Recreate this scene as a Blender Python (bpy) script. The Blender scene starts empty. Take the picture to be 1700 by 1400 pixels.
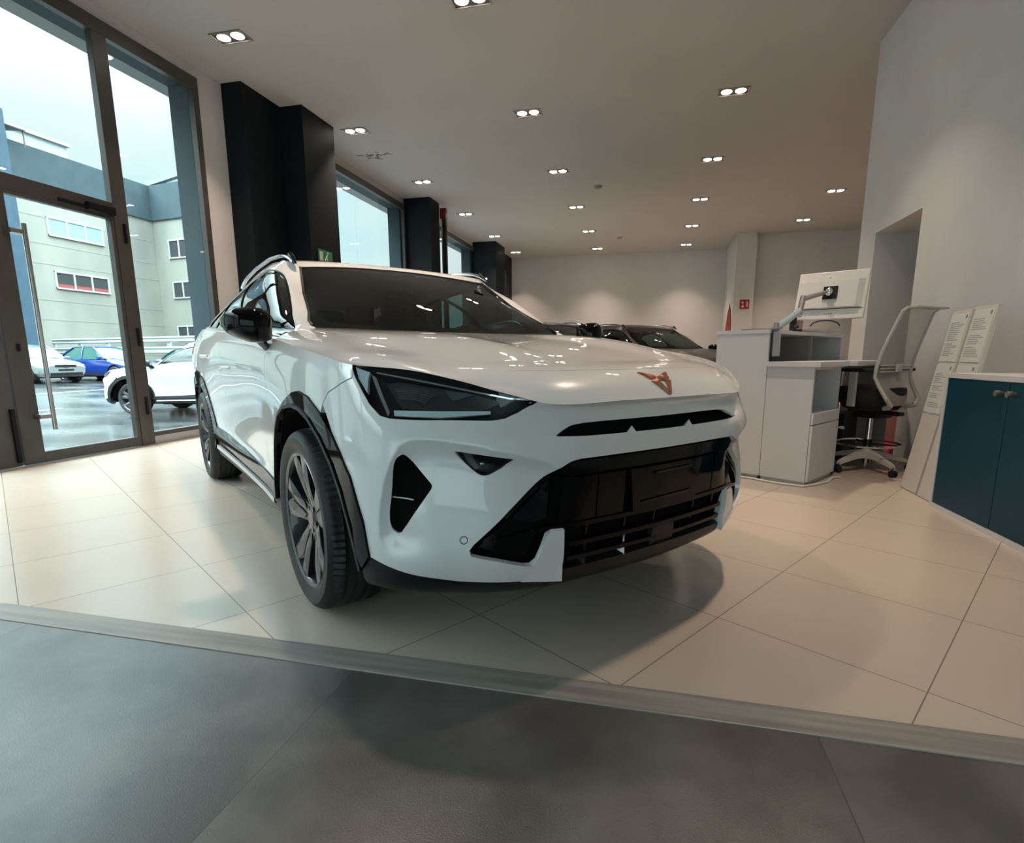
import bpy, bmesh, math, random
import numpy as np
from mathutils import Vector, Matrix
from mathutils.geometry import delaunay_2d_cdt
random.seed(7)
PI = math.pi
CAM_H = .93
SKY_LOW, SKY_HIGH, SKY_FILL, LAMP_W = .80, 14., 1.8, 15.
# ---------------------------------------------------------------- camera
cam_d = bpy.data.cameras.new('camera'); cam = bpy.data.objects.new('camera', cam_d)
bpy.context.scene.collection.objects.link(cam); bpy.context.scene.camera = cam
_yaw, _pitch, _roll, _f, _cx, _cy = -.2316, .1801, .0017, 903.22, 866.07, 754.55
_fw = Vector((math.sin(_yaw)*math.cos(_pitch), math.cos(_yaw)*math.cos(_pitch), -math.sin(_pitch)))
_r = Vector((math.cos(_yaw), -math.sin(_yaw), 0)); _d = _fw.cross(_r)
_rr = _r*math.cos(_roll)+_d*math.sin(_roll); _dd = -_r*math.sin(_roll)+_d*math.cos(_roll)
cam.matrix_world = Matrix(((_rr.x, -_dd.x, -_fw.x, 0), (_rr.y, -_dd.y, -_fw.y, 0), (_rr.z, -_dd.z, -_fw.z, CAM_H), (0,0,0,1)))
cam_d.sensor_fit = 'HORIZONTAL'; cam_d.sensor_width = 36; cam_d.lens = 36*_f/1700
cam_d.shift_x = (850-_cx)/1700; cam_d.shift_y = -(700-_cy)/1700
cam_d.clip_start = .05; cam_d.clip_end = 300
# ---------------------------------------------------------------- exposure, sky
sc = bpy.context.scene
sc.view_settings.view_transform = 'Standard'; sc.view_settings.look = 'None'
sc.view_settings.exposure = 0.5; sc.view_settings.gamma = 1.0; sc.view_settings.use_curve_mapping = False
world = bpy.data.worlds.new('overcast_sky'); sc.world = world; world.use_nodes = True
_nt = world.node_tree; _nt.nodes.clear()
_o = _nt.nodes.new('ShaderNodeOutputWorld'); _b = _nt.nodes.new('ShaderNodeBackground'); _nt.links.new(_b.outputs[0], _o.inputs[0])
_tc = _nt.nodes.new('ShaderNodeTexCoord'); _mp = _nt.nodes.new('ShaderNodeMapping'); _mp.inputs['Scale'].default_value = (1, 1, 2.0)
_nz = _nt.nodes.new('ShaderNodeTexNoise'); _nz.inputs['Scale'].default_value = 2.2; _nz.inputs['Detail'].default_value = 3
_cr = _nt.nodes.new('ShaderNodeValToRGB'); _cr.color_ramp.elements[0].position = .40; _cr.color_ramp.elements[1].position = .60
_cr.color_ramp.elements[0].color = (.66, .91, .97, 1); _cr.color_ramp.elements[1].color = (.90, .99, 1.0, 1)
_nt.links.new(_tc.outputs['Generated'], _mp.inputs['Vector']); _nt.links.new(_mp.outputs[0], _nz.inputs['Vector']); _nt.links.new(_nz.outputs['Fac'], _cr.inputs[0])
# overcast sky: brighter towards the zenith
_sp = _nt.nodes.new('ShaderNodeSeparateXYZ'); _nt.links.new(_tc.outputs['Generated'], _sp.inputs[0])
_mr = _nt.nodes.new('ShaderNodeMapRange'); _mr.interpolation_type = 'SMOOTHSTEP'; _mr.inputs['From Min'].default_value = .28; _mr.inputs['From Max'].default_value = .85
_mr.inputs['To Min'].default_value = SKY_LOW; _mr.inputs['To Max'].default_value = SKY_HIGH; _nt.links.new(_sp.outputs['Z'], _mr.inputs['Value'])
_hm = _nt.nodes.new('ShaderNodeMix'); _hm.data_type = 'RGBA'; _h2 = _nt.nodes.new('ShaderNodeMapRange'); _h2.inputs['From Min'].default_value = .35; _h2.inputs['From Max'].default_value = .8; _nt.links.new(_sp.outputs['Z'], _h2.inputs['Value']); _nt.links.new(_h2.outputs[0], _hm.inputs[0]); _nt.links.new(_cr.outputs[0], _hm.inputs[6]); _hm.inputs[7].default_value = (.76,.91,1.0,1)
# sky boosted towards -y, added to light the car front from behind the camera
_ay = _nt.nodes.new('ShaderNodeMapRange'); _ay.interpolation_type = 'SMOOTHSTEP'; _ay.inputs['From Min'].default_value = -.35; _ay.inputs['From Max'].default_value = -.95; _ay.inputs['To Min'].default_value = 1.; _ay.inputs['To Max'].default_value = SKY_FILL
_nt.links.new(_sp.outputs['Y'], _ay.inputs['Value']); _mu = _nt.nodes.new('ShaderNodeMath'); _mu.operation = 'MULTIPLY'; _nt.links.new(_ay.outputs[0], _mu.inputs[0]); _nt.links.new(_mr.outputs[0], _mu.inputs[1])
_nt.links.new(_hm.outputs[2], _b.inputs[0]); _nt.links.new(_mu.outputs[0], _b.inputs[1])
sc.cycles.max_bounces = 8; sc.cycles.diffuse_bounces = 4; sc.cycles.glossy_bounces = 4; sc.cycles.transparent_max_bounces = 12
sc.cycles.sample_clamp_indirect = 8; sc.cycles.caustics_reflective = False; sc.cycles.caustics_refractive = False
sc.cycles.use_denoising = True
CEIL = 4.14
LAMP_X = (-4.32, -1.75, .855, 3.43); LAMP_Y = tuple(5.39+2.435*k for k in range(-3, 6))
# ---------------------------------------------------------------- helpers
COL = bpy.context.scene.collection
def tag(o, label=None, cat=None, group=None, kind=None):
    if label: o['label'] = label
    if cat: o['category'] = cat
    if group: o['group'] = group
    if kind: o['kind'] = kind
    return o
def empty(name, loc=(0,0,0), rz=0, parent=None):
    o = bpy.data.objects.new(name, None); COL.objects.link(o); o.location = loc; o.rotation_euler = (0,0,rz); o.empty_display_size = .1
    if parent: o.parent = parent
    return o
def mat(name, col=(.8,.8,.8), rough=.5, metal=0., coat=0., spec=.5, emit=None, es=1., alpha=None, ior=None):
    m = bpy.data.materials.new(name); m.use_nodes = True; b = m.node_tree.nodes['Principled BSDF']
    b.inputs['Base Color'].default_value = (*col, 1); b.inputs['Roughness'].default_value = rough; b.inputs['Metallic'].default_value = metal
    b.inputs['Coat Weight'].default_value = coat; b.inputs['Coat Roughness'].default_value = .02; b.inputs['Specular IOR Level'].default_value = spec
    if ior: b.inputs['IOR'].default_value = ior
    if emit: b.inputs['Emission Color'].default_value = (*emit, 1); b.inputs['Emission Strength'].default_value = es
    return m
def nodes(m): return m.node_tree.nodes, m.node_tree.links, m.node_tree.nodes['Principled BSDF']
def noisy(m, c1, c2, scale=3., detail=6., lo=.35, hi=.65, rough=None, bump=0., coords='Object', stretch=(1,1,1), rot=(0,0,0)):
    """colour mottling (a property of the material itself) and optional fine bump"""
    N, L, b = nodes(m)
    tc = N.new('ShaderNodeTexCoord'); mp = N.new('ShaderNodeMapping'); mp.inputs['Scale'].default_value = stretch; mp.inputs['Rotation'].default_value = rot
    nz = N.new('ShaderNodeTexNoise'); nz.inputs['Scale'].default_value = scale; nz.inputs['Detail'].default_value = detail
    cr = N.new('ShaderNodeValToRGB'); cr.color_ramp.elements[0].position = lo; cr.color_ramp.elements[1].position = hi
    cr.color_ramp.elements[0].color = (*c1, 1); cr.color_ramp.elements[1].color = (*c2, 1)
    L.new(tc.outputs[coords], mp.inputs[0]); L.new(mp.outputs[0], nz.inputs['Vector']); L.new(nz.outputs['Fac'], cr.inputs[0]); L.new(cr.outputs[0], b.inputs['Base Color'])
    if rough:
        mr = N.new('ShaderNodeMapRange'); mr.inputs['To Min'].default_value = rough[0]; mr.inputs['To Max'].default_value = rough[1]
        L.new(nz.outputs['Fac'], mr.inputs['Value']); L.new(mr.outputs[0], b.inputs['Roughness'])
    if bump:
        n2 = N.new('ShaderNodeTexNoise'); n2.inputs['Scale'].default_value = scale*30; bp = N.new('ShaderNodeBump'); bp.inputs['Strength'].default_value = bump; bp.inputs['Distance'].default_value = .01
        L.new(mp.outputs[0], n2.inputs['Vector']); L.new(n2.outputs['Fac'], bp.inputs['Height']); L.new(bp.outputs[0], b.inputs['Normal'])
    return m
def glass(name, tint=(.8,.9,.9), rough=0., boost=1., f0=.04):
    """thin pane: tinted see-through plus mirror reflection that grows at grazing angles"""
    m = bpy.data.materials.new(name); m.use_nodes = True; N = m.node_tree.nodes; L = m.node_tree.links; N.clear()
    o = N.new('ShaderNodeOutputMaterial'); mx = N.new('ShaderNodeMixShader'); t = N.new('ShaderNodeBsdfTransparent'); g = N.new('ShaderNodeBsdfGlossy')
    t.inputs[0].default_value = (*tint, 1); g.inputs['Roughness'].default_value = rough
    geo = N.new('ShaderNodeNewGeometry'); d = N.new('ShaderNodeVectorMath'); d.operation = 'DOT_PRODUCT'; L.new(geo.outputs['Incoming'], d.inputs[0]); L.new(geo.outputs['Normal'], d.inputs[1])
    ab = N.new('ShaderNodeMath'); ab.operation = 'ABSOLUTE'; L.new(d.outputs['Value'], ab.inputs[0])
    om = N.new('ShaderNodeMath'); om.operation = 'SUBTRACT'; om.inputs[0].default_value = 1; om.use_clamp = True; L.new(ab.outputs[0], om.inputs[1])
    pw = N.new('ShaderNodeMath'); pw.operation = 'POWER'; pw.inputs[1].default_value = 5; L.new(om.outputs[0], pw.inputs[0])
    mu = N.new('ShaderNodeMath'); mu.operation = 'MULTIPLY_ADD'; mu.use_clamp = True; mu.inputs[1].default_value = (1-f0)*boost; mu.inputs[2].default_value = f0*boost; L.new(pw.outputs[0], mu.inputs[0])
    L.new(mu.outputs[0], mx.inputs[0]); L.new(t.outputs[0], mx.inputs[1]); L.new(g.outputs[0], mx.inputs[2]); L.new(mx.outputs[0], o.inputs[0])
    return m
class MB:
    """collects shapes, builds ONE mesh object"""
    def __init__(s): s.v = []; s.f = []; s.sm = []
    def add(s, vs, fs, M=None, smooth=False):
        n = len(s.v)
        s.v += [tuple(M @ Vector(p)) if M is not None else tuple(p) for p in vs]
        s.f += [[n+i for i in f] for f in fs]; s.sm += [smooth]*len(fs); return s
    def box(s, lo, hi, M=None, bev=0.):
        x0,y0,z0 = lo; x1,y1,z1 = hi
        if x0 > x1: x0,x1 = x1,x0
        if y0 > y1: y0,y1 = y1,y0
        if z0 > z1: z0,z1 = z1,z0
        if bev:
            bm = bmesh.new(); bmesh.ops.create_cube(bm, size=1)
            for v in bm.verts: v.co = Vector(((x0+x1)/2+v.co.x*(x1-x0), (y0+y1)/2+v.co.y*(y1-y0), (z0+z1)/2+v.co.z*(z1-z0)))
            bmesh.ops.bevel(bm, geom=bm.edges[:], offset=min(bev, .45*min(x1-x0, y1-y0, z1-z0)), segments=2, affect='EDGES', profile=.6)
            bm.verts.ensure_lookup_table(); vs = [v.co[:] for v in bm.verts]; fs = [[v.index for v in f.verts] for f in bm.faces]; bm.free()
            return s.add(vs, fs, M)
        vs = [(x0,y0,z0),(x1,y0,z0),(x1,y1,z0),(x0,y1,z0),(x0,y0,z1),(x1,y0,z1),(x1,y1,z1),(x0,y1,z1)]
        return s.add(vs, [(0,3,2,1),(4,5,6,7),(0,1,5,4),(1,2,6,5),(2,3,7,6),(3,0,4,7)], M)
    def prism(s, poly, a, b, axis=2, M=None, smooth=False):
        """closed polygon (2-D) extruded from a to b along axis"""
        n = len(poly)
        def P(p, h):
            return (h, p[0], p[1]) if axis == 0 else ((p[0], h, p[1]) if axis == 1 else (p[0], p[1], h))
        vs = [P(p, a) for p in poly]+[P(p, b) for p in poly]
        fs = [list(range(n))[::-1], list(range(n, 2*n))]
        s.add(vs, fs, M); k = len(s.v)-2*n
        s.f += [[k+i, k+(i+1) % n, k+n+(i+1) % n, k+n+i] for i in range(n)]; s.sm += [smooth]*n
        return s
    def lathe(s, prof, seg=32, M=None, axis='z', smooth=True, close=False):
        vs = []; fs = []
        for k in range(seg):
            a = 2*PI*k/seg; c, d = math.cos(a), math.sin(a)
            for r, h in prof:
                vs.append((r*c, r*d, h) if axis == 'z' else ((h, r*c, r*d) if axis == 'x' else (r*c, h, r*d)))
        n = len(prof)
        for k in range(seg):
            k2 = (k+1) % seg
            for i in range(n if close else n-1):
                j = (i+1) % n
                fs.append((k*n+i, k2*n+i, k2*n+j, k*n+j))
        return s.add(vs, fs, M, smooth)
    def tube(s, pts, r, seg=10, M=None, cap=True, flat=1.):
        pts = [Vector(p) for p in pts]; vs = []; fs = []; n = len(pts); up = None
        for i, p in enumerate(pts):
            t = (pts[min(i+1, n-1)]-pts[max(i-1, 0)]).normalized()
            if up is None: up = Vector((0,0,1)) if abs(t.z) < .9 else Vector((1,0,0))
            x = t.cross(up).normalized(); y = x.cross(t).normalized(); up = y
            rr = r[i] if isinstance(r, (list, tuple)) else r
            for k in range(seg):
                a = 2*PI*k/seg; vs.append(tuple(p+x*(rr*math.cos(a))+y*(rr*flat*math.sin(a))))
        for i in range(n-1):
            for k in range(seg): fs.append((i*seg+k, i*seg+(k+1) % seg, (i+1)*seg+(k+1) % seg, (i+1)*seg+k))
        s.add(vs, fs, M, True)
        if cap: s.add([vs[k] for k in range(seg)], [list(range(seg))[::-1]], M); s.add([vs[(n-1)*seg+k] for k in range(seg)], [list(range(seg))], M)
        return s
    def loft(s, secs, cap=True, M=None, smooth=True, closed=True):
        n = len(secs[0]); vs = [p for q in secs for p in q]; fs = []
        for i in range(len(secs)-1):
            for k in range(n if closed else n-1): fs.append((i*n+k, i*n+(k+1) % n, (i+1)*n+(k+1) % n, (i+1)*n+k))
        s.add(vs, fs, M, smooth)
        if cap: s.add(secs[0], [list(range(n))[::-1]], M); s.add(secs[-1], [list(range(n))], M)
        return s
    def sphere(s, c, r, seg=16, rings=10, M=None):
        rx, ry, rz = r if isinstance(r, (tuple, list)) else (r, r, r)
        secs = [[(c[0]+rx*math.sin(PI*i/rings)*math.cos(2*PI*k/seg), c[1]+ry*math.sin(PI*i/rings)*math.sin(2*PI*k/seg), c[2]-rz*math.cos(PI*i/rings)) for k in range(seg)] for i in range(rings+1)]
        return s.loft(secs, False, M)
    def build(s, name, m, parent=None, loc=None, rz=0, sharp=None, fix=True):
        me = bpy.data.meshes.new(name); me.from_pydata(s.v, [], s.f); me.update()
        if fix:
            bm = bmesh.new(); bm.from_mesh(me); bmesh.ops.remove_doubles(bm, verts=bm.verts, dist=1e-6); bmesh.ops.dissolve_degenerate(bm, dist=1e-7, edges=bm.edges); bmesh.ops.recalc_face_normals(bm, faces=bm.faces); bm.to_mesh(me); bm.free()
        o = bpy.data.objects.new(name, me); COL.objects.link(o)
        if sharp is not None or any(s.sm):
            me.polygons.foreach_set('use_smooth', [True]*len(me.polygons)); me.set_sharp_from_angle(angle=math.radians(sharp or 35))
        for q in (m if isinstance(m, (list, tuple)) else [m]): me.materials.append(q)
        if parent: o.parent = parent
        if loc is not None: o.location = loc
        o.rotation_euler = (0,0,rz)
        return o
def struct(name, mb, m, sharp=None):
    o = mb.build(name, m, sharp=sharp); o['kind'] = 'structure'; return o
def copy_tree(o, parent=None):
    c = o.copy(); COL.objects.link(c)
    if parent: c.parent = parent
    for ch in list(o.children): copy_tree(ch, c)
    return c
def xf(loc, rz=0): return Matrix.Translation(Vector(loc)) @ Matrix.Rotation(rz, 4, 'Z')
def bez(p0, p1, p2, p3, n=12):
    return [tuple(((1-t)**3*a+3*(1-t)**2*t*b+3*(1-t)*t*t*c+t**3*d) for a, b, c, d in zip(p0, p1, p2, p3)) for t in [i/n for i in range(n+1)]]
# ---------------------------------------------------------------- room materials
PLASTER = noisy(mat('wall_plaster', (.60,.60,.605), .85), (.585,.585,.59), (.615,.615,.62), 2.0, bump=.04)
CEIL_M = noisy(mat('ceiling_paint', (.46,.46,.46), .9), (.45,.45,.45), (.47,.47,.47), .8)
NAVY = noisy(mat('navy_paint', (.0045,.008,.011), .6, spec=.2), (.004,.007,.010), (.005,.009,.0125), 3.)
BRONZE = noisy(mat('bronze_aluminium', (.060,.056,.050), .40, metal=.15), (.055,.051,.046), (.066,.061,.055), 6.)
PANE = glass('window_pane', (.94,.98,.97), 0., .9)
BLUE_OUT = noisy(mat('blue_grey_render', (.036,.062,.074), .8), (.032,.056,.067), (.042,.070,.083), 1.5)
def tile_mat(name, c1, c2, joint, A, B, jw, rough, nscale, ramp=.18, spec=.5):
    """A, B = (direction x, direction y, offset, pitch) of the two joint families"""
    m = mat(name, c1, rough[0]); N, L, b = nodes(m)
    geo = N.new('ShaderNodeNewGeometry'); fac = None; cells = []
    for (dx, dy, off, pitch) in (A, B):
        dt = N.new('ShaderNodeVectorMath'); dt.operation = 'DOT_PRODUCT'; dt.inputs[1].default_value = (dx/pitch, dy/pitch, 0); L.new(geo.outputs['Position'], dt.inputs[0])
        ad = N.new('ShaderNodeMath'); ad.operation = 'ADD'; ad.inputs[1].default_value = 100-off/pitch; L.new(dt.outputs['Value'], ad.inputs[0])
        fr = N.new('ShaderNodeMath'); fr.operation = 'FRACT'; L.new(ad.outputs[0], fr.inputs[0])
        fl = N.new('ShaderNodeMath'); fl.operation = 'FLOOR'; L.new(ad.outputs[0], fl.inputs[0]); cells.append(fl)
        pp = N.new('ShaderNodeMath'); pp.operation = 'PINGPONG'; pp.inputs[1].default_value = .5; L.new(fr.outputs[0], pp.inputs[0])
        lt = N.new('ShaderNodeMath'); lt.operation = 'LESS_THAN'; lt.inputs[1].default_value = jw/pitch/2; L.new(pp.outputs[0], lt.inputs[0])
        if fac is None: fac = lt
        else:
            mx = N.new('ShaderNodeMath'); mx.operation = 'MAXIMUM'; L.new(fac.outputs[0], mx.inputs[0]); L.new(lt.outputs[0], mx.inputs[1]); fac = mx
    cm = N.new('ShaderNodeCombineXYZ'); L.new(cells[0].outputs[0], cm.inputs[0]); L.new(cells[1].outputs[0], cm.inputs[1])
    wn = N.new('ShaderNodeTexWhiteNoise'); wn.noise_dimensions = '3D'; L.new(cm.outputs[0], wn.inputs['Vector'])
    nz = N.new('ShaderNodeTexNoise'); nz.inputs['Scale'].default_value = nscale; nz.inputs['Detail'].default_value = 7; nz.inputs['Roughness'].default_value = .55
    va = N.new('ShaderNodeVectorMath'); va.operation = 'ADD'; L.new(geo.outputs['Position'], va.inputs[0]); L.new(wn.outputs['Color'], va.inputs[1])
    sc_ = N.new('ShaderNodeVectorMath'); sc_.operation = 'MULTIPLY'; sc_.inputs[1].default_value = (1.0,1.0,1); L.new(va.outputs[0], sc_.inputs[0]); L.new(sc_.outputs[0], nz.inputs['Vector'])
    cr = N.new('ShaderNodeValToRGB'); cr.color_ramp.elements[0].position = .5-ramp; cr.color_ramp.elements[1].position = .5+ramp; b.inputs['Specular IOR Level'].default_value = spec; cr.color_ramp.elements[0].color = (*c1,1); cr.color_ramp.elements[1].color = (*c2,1)
    L.new(nz.outputs['Fac'], cr.inputs[0])
    mj = N.new('ShaderNodeMix'); mj.data_type = 'RGBA'; mj.inputs[7].default_value = (*joint,1); L.new(fac.outputs[0], mj.inputs[0]); L.new(cr.outputs[0], mj.inputs[6]); L.new(mj.outputs[2], b.inputs['Base Color'])
    n2 = N.new('ShaderNodeTexNoise'); n2.inputs['Scale'].default_value = 9; n2.inputs['Detail'].default_value = 5; L.new(geo.outputs['Position'], n2.inputs['Vector'])
    mr = N.new('ShaderNodeMapRange'); mr.inputs['From Min'].default_value = .3; mr.inputs['From Max'].default_value = .7; mr.inputs['To Min'].default_value = rough[0]; mr.inputs['To Max'].default_value = rough[1]; L.new(n2.outputs['Fac'], mr.inputs['Value']); b.inputs['Roughness'].default_value = (rough[0]+rough[1])/2
    bp = N.new('ShaderNodeBump'); bp.inputs['Strength'].default_value = .35; bp.inputs['Distance'].default_value = .0015; bp.invert = True
    n3 = N.new('ShaderNodeTexNoise'); n3.inputs['Scale'].default_value = 260; L.new(geo.outputs['Position'], n3.inputs['Vector'])
    m3 = N.new('ShaderNodeMath'); m3.operation = 'MULTIPLY_ADD'; m3.inputs[1].default_value = rough[2]; L.new(n3.outputs['Fac'], m3.inputs[0]); L.new(fac.outputs[0], m3.inputs[2]); L.new(m3.outputs[0], bp.inputs['Height']); L.new(bp.outputs[0], b.inputs['Normal'])
    return m
_c, _s = math.cos(1.0007), math.sin(1.0007)
TILE = tile_mat('beige_floor_tile', (.49,.428,.362), (.52,.455,.386), (.20,.17,.14), (_c, _s, -.031, .6015), (-_s, _c, .201, .6175), .0035, (.22,.26,.05), 1.2)
GREY = tile_mat('dark_grey_floor_tile', (.054,.051,.048), (.118,.111,.104), (.03,.03,.03), (1,0,.438,1.271), (0,1,-1.10,1.271), .0028, (.28,.38,.9), 3.2, .12, .8)
STRIPM = noisy(mat('grey_wood_threshold', (.16,.15,.14), .42), (.15,.14,.13), (.33,.31,.285), 3.5, detail=9, lo=.3, hi=.7, rough=(.32,.5), stretch=(.35,7,1))
# ---------------------------------------------------------------- room shell
XL, XR, YB, YF = -5.16, 2.20, 18.6, -3.4
m = MB(); m.box((XL-.02,1.437,-.12),(7.2,YB,0)); struct('floor', m, TILE)
m = MB(); m.box((XL-.02,YF,-.12),(XR+.02,1.335,0)); struct('floor_grey', m, GREY)
m = MB(); m.box((XL-.02,1.335,-.12),(XR+.02,1.437,.004), bev=.003); struct('trim_1', m, STRIPM)
m = MB(); m.box((XL-.9,YF-.2,CEIL),(7.4,YB+.2,CEIL+.15)); ceil_o = struct('ceiling', m, CEIL_M)
# peeling paint patch: darker flakes by the window
def ceiling_damage():
    N, L, b = nodes(CEIL_M); src = b.inputs['Base Color'].links[0].from_socket
    geo = N.new('ShaderNodeNewGeometry'); mp = N.new('ShaderNodeMapping'); mp.inputs['Location'].default_value = (4.55*1.6, -8.82*2.4, 0); mp.inputs['Scale'].default_value = (1.6,2.4,0)
    L.new(geo.outputs['Position'], mp.inputs[0]); ln = N.new('ShaderNodeVectorMath'); ln.operation = 'LENGTH'; L.new(mp.outputs[0], ln.inputs[0])
    nz = N.new('ShaderNodeTexNoise'); nz.inputs['Scale'].default_value = 7; nz.inputs['Detail'].default_value = 5; nz.inputs['Distortion'].default_value = .6; L.new(geo.outputs['Position'], nz.inputs['Vector'])
    a = N.new('ShaderNodeMath'); a.operation = 'MULTIPLY_ADD'; a.inputs[1].default_value = -.28; a.inputs[2].default_value = .0; L.new(ln.outputs['Value'], a.inputs[0])
    s = N.new('ShaderNodeMath'); s.operation = 'ADD'; L.new(a.outputs[0], s.inputs[0]); L.new(nz.outputs['Fac'], s.inputs[1])
    g = N.new('ShaderNodeMapRange'); g.inputs['From Min'].default_value = .455; g.inputs['From Max'].default_value = .50; L.new(s.outputs[0], g.inputs['Value'])
    mj = N.new('ShaderNodeMix'); mj.data_type = 'RGBA'; mj.inputs[7].default_value = (.16,.15,.14,1); L.new(g.outputs[0], mj.inputs[0]); L.new(src, mj.inputs[6]); L.new(mj.outputs[2], b.inputs['Base Color'])
ceiling_damage()
# left wall: piers between the glazed bays
w = MB()
for y0, y1 in ((5.78,6.30),): w.box((XL-.03,y0,0),(XL,y1,CEIL))
w.box((XL-.03,16.0,0),(XL,YB,CEIL)); w.box((XL-.03,7.4,0),(XL,7.66,CEIL)); w.box((XL-.03,11.16,0),(XL,11.95,CEIL))
for y0, y1 in ((YF,5.78),(6.30,7.4),(7.66,11.16),(11.95,16.0)): w.box((XL-.03,y0,4.012),(XL,y1,CEIL))
for y0, y1 in ((7.66,11.16),(11.95,16.0)): w.box((XL-.03,y0,0),(XL,y1,.12))
w.box((XL-.03,4.69,0),(XL,5.78,.088)); w.box((XL-.03,6.30,0),(XL,7.4,4.012)); struct('wall_left', w, PLASTER)
w = MB(); w.box((XR,YF,0),(XR+.35,5.598,CEIL)); w.box((XR,6.617,0),(XR+.35,7.06,CEIL)); w.box((XR,5.598,2.165),(XR+.35,6.617,CEIL)); w.box((XR+.35,6.62,0),(XR+1.5,6.72,2.165)); w.box((XR+.35,5.50,0),(XR+1.5,5.60,2.165)); w.box((XR+1.5,5.5,0),(XR+1.6,6.72,2.165)); w.box((XR+.35,5.5,2.165),(XR+1.6,6.72,2.27)); struct('wall_right', w, PLASTER)
w = MB(); w.box((XL-.25,YB,0),(2.14,YB+.2,CEIL)); struct('wall_back', w, PLASTER)
w = MB(); w.box((2.12,16.32,0),(2.62,YB+.2,CEIL)); struct('wall_column', w, PLASTER)
w = MB(); w.box((2.62,16.55,0),(7.3,16.75,CEIL)); struct('wall_far', w, PLASTER)
w = MB(); w.box((7.1,6.9,0),(7.3,16.6,CEIL)); w.box((XR+.35,6.96,0),(7.3,7.06,CEIL)); struct('wall_side', w, PLASTER)
w = MB(); w.box((XL-.25,YF-.2,0),(-4.6,YF,CEIL)); w.box((1.6,YF-.2,0),(XR+.35,YF,CEIL)); w.box((-4.6,YF-.2,2.5),(1.6,YF,CEIL)); w.box((-4.6,YF-.2,0),(1.6,YF,.3)); struct('wall_front', w, PLASTER)
w = MB()
for x in (-4.6,-2.56,-.5,1.52): w.box((x,YF-.12,.3),(x+.08,YF-.05,2.5))
w.box((-4.6,YF-.12,.3),(1.6,YF-.05,.38)); w.box((-4.6,YF-.12,2.42),(1.6,YF-.05,2.5)); _fo = struct('window_5', w, BRONZE); w = MB(); w.box((-4.55,YF-.09,.35),(1.55,YF-.084,2.45)); w.build('pane', PANE, _fo)  # unseen front glazing, kept low to light the bumper more than the floor
# navy piers
w = MB(); w.box((XL,6.19,0),(-4.88,6.90,CEIL)); w.box((XL,6.90,0),(-4.56,7.64,CEIL)); struct('trim_2', w, NAVY)
w = MB(); w.box((XL,11.2,0),(-4.58,11.72,CEIL)); struct('trim_3', w, NAVY)
w = MB(); w.box((XL,15.75,0),(-4.47,16.75,CEIL)); w.box((XL,16.75,0),(-4.72,YB,CEIL)); struct('trim_4', w, NAVY)
# ---------------------------------------------------------------- glazed bays
XF0, XF1 = -5.19, -5.12
def frame_bay(n, members, panes):
    w = MB()
    for (y0,y1,z0,z1) in members: w.box((XF0,y0,z0),(XF1,y1,z1), bev=.004)
    o = struct('window_%d' % n, w, BRONZE)
    for (y0,y1,z0,z1) in panes:
        g = MB(); g.box((-5.162,y0-.01,z0-.01),(-5.156,y1+.01,z1+.01)); p = g.build('pane', PANE, o)
    return o
f1 = frame_bay(1, [(2.0,5.78,3.877,4.012),(4.54,4.69,0.0,3.877),(2.14,4.54,2.262,2.384),(5.70,5.78,.088,3.877),(4.69,5.70,.088,.135),(2.0,2.14,0,3.877)],
               [(2.14,4.54,2.384,3.877),(4.69,5.70,.135,3.877)])
f2 = frame_bay(2, [(7.66,11.16,3.90,4.012),(7.66,7.72,.12,3.90),(11.10,11.16,.12,3.90),(7.72,11.10,.12,.19)], [(7.72,9.20,.19,3.90),(9.206,11.10,.19,3.90)])
f3 = frame_bay(3, [(11.95,16.0,3.90,4.012),(11.95,12.01,.12,3.90),(15.94,16.0,.12,3.90),(12.01,15.94,.12,.19)], [(12.01,13.9,.19,3.90),(13.906,15.94,.19,3.90)])
f4 = frame_bay(4, [(YF,2.0,3.877,4.012),(YF,-3.28,0,3.877),(-.72,-.60,0,3.877),(-3.28,2.0,0,.13)], [(-3.28,-.72,.13,3.877),(-.60,2.0,.13,3.877)])
HW = mat('door_hardware_black', (.004,.004,.004), .5, spec=.2); STEEL = mat('brushed_steel', (.45,.44,.42), .3, metal=1.)
def leaf(name, y0, y1, hinge_far):
    w = MB(); s = .17
    for b in ((y0,y0+s,.02,2.255),(y1-.02,y1,.02,2.255),(y0+s,y1-.02,.02,.115),(y0+s,y1-.02,2.235,2.255)): w.box((-5.185,b[0],b[2]),(-5.125,b[1],b[3]), bev=.004)
    return w
w = MB()
for b in ((3.435,3.600,.018,2.255),(4.50,4.537,.018,2.255),(3.600,4.50,.018,.110),(3.600,4.50,2.225,2.255)): w.box((-5.185,b[0],b[2]),(-5.125,b[1],b[3]), bev=.004)
d1 = struct('door_1', w, BRONZE)
g = MB(); g.box((-5.158,3.59,.10),(-5.152,4.51,2.235)); g.build('pane', PANE, d1)
h = MB(); h.tube([(-5.05,3.66,.30),(-5.05,3.66,2.00)], .017, 12); hb = h.build('pull_handle', STEEL, d1)
for z in (.42,1.93): k = MB(); k.box((-5.13,3.55,z-.018),(-5.04,3.675,z+.018), bev=.004); k.build('handle_bracket', STEEL, hb)
for z in (.42,1.12,2.12): k = MB(); k.tube([(-5.112,4.635,z-.09),(-5.112,4.635,z+.09)], .014, 8); k.build('hinge', HW, d1)
k = MB(); k.box((-5.125,4.02,2.27),(-5.10,4.55,2.30), bev=.006); k.box((-5.125,4.26,2.255),(-5.06,4.52,2.33), bev=.01); k.build('door_closer', HW, d1)
k = MB(); k.tube([(-5.115,3.52,.97),(-5.115,3.52,1.03)], .012, 8); k.build('lock', HW, d1)
w = MB()
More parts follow.
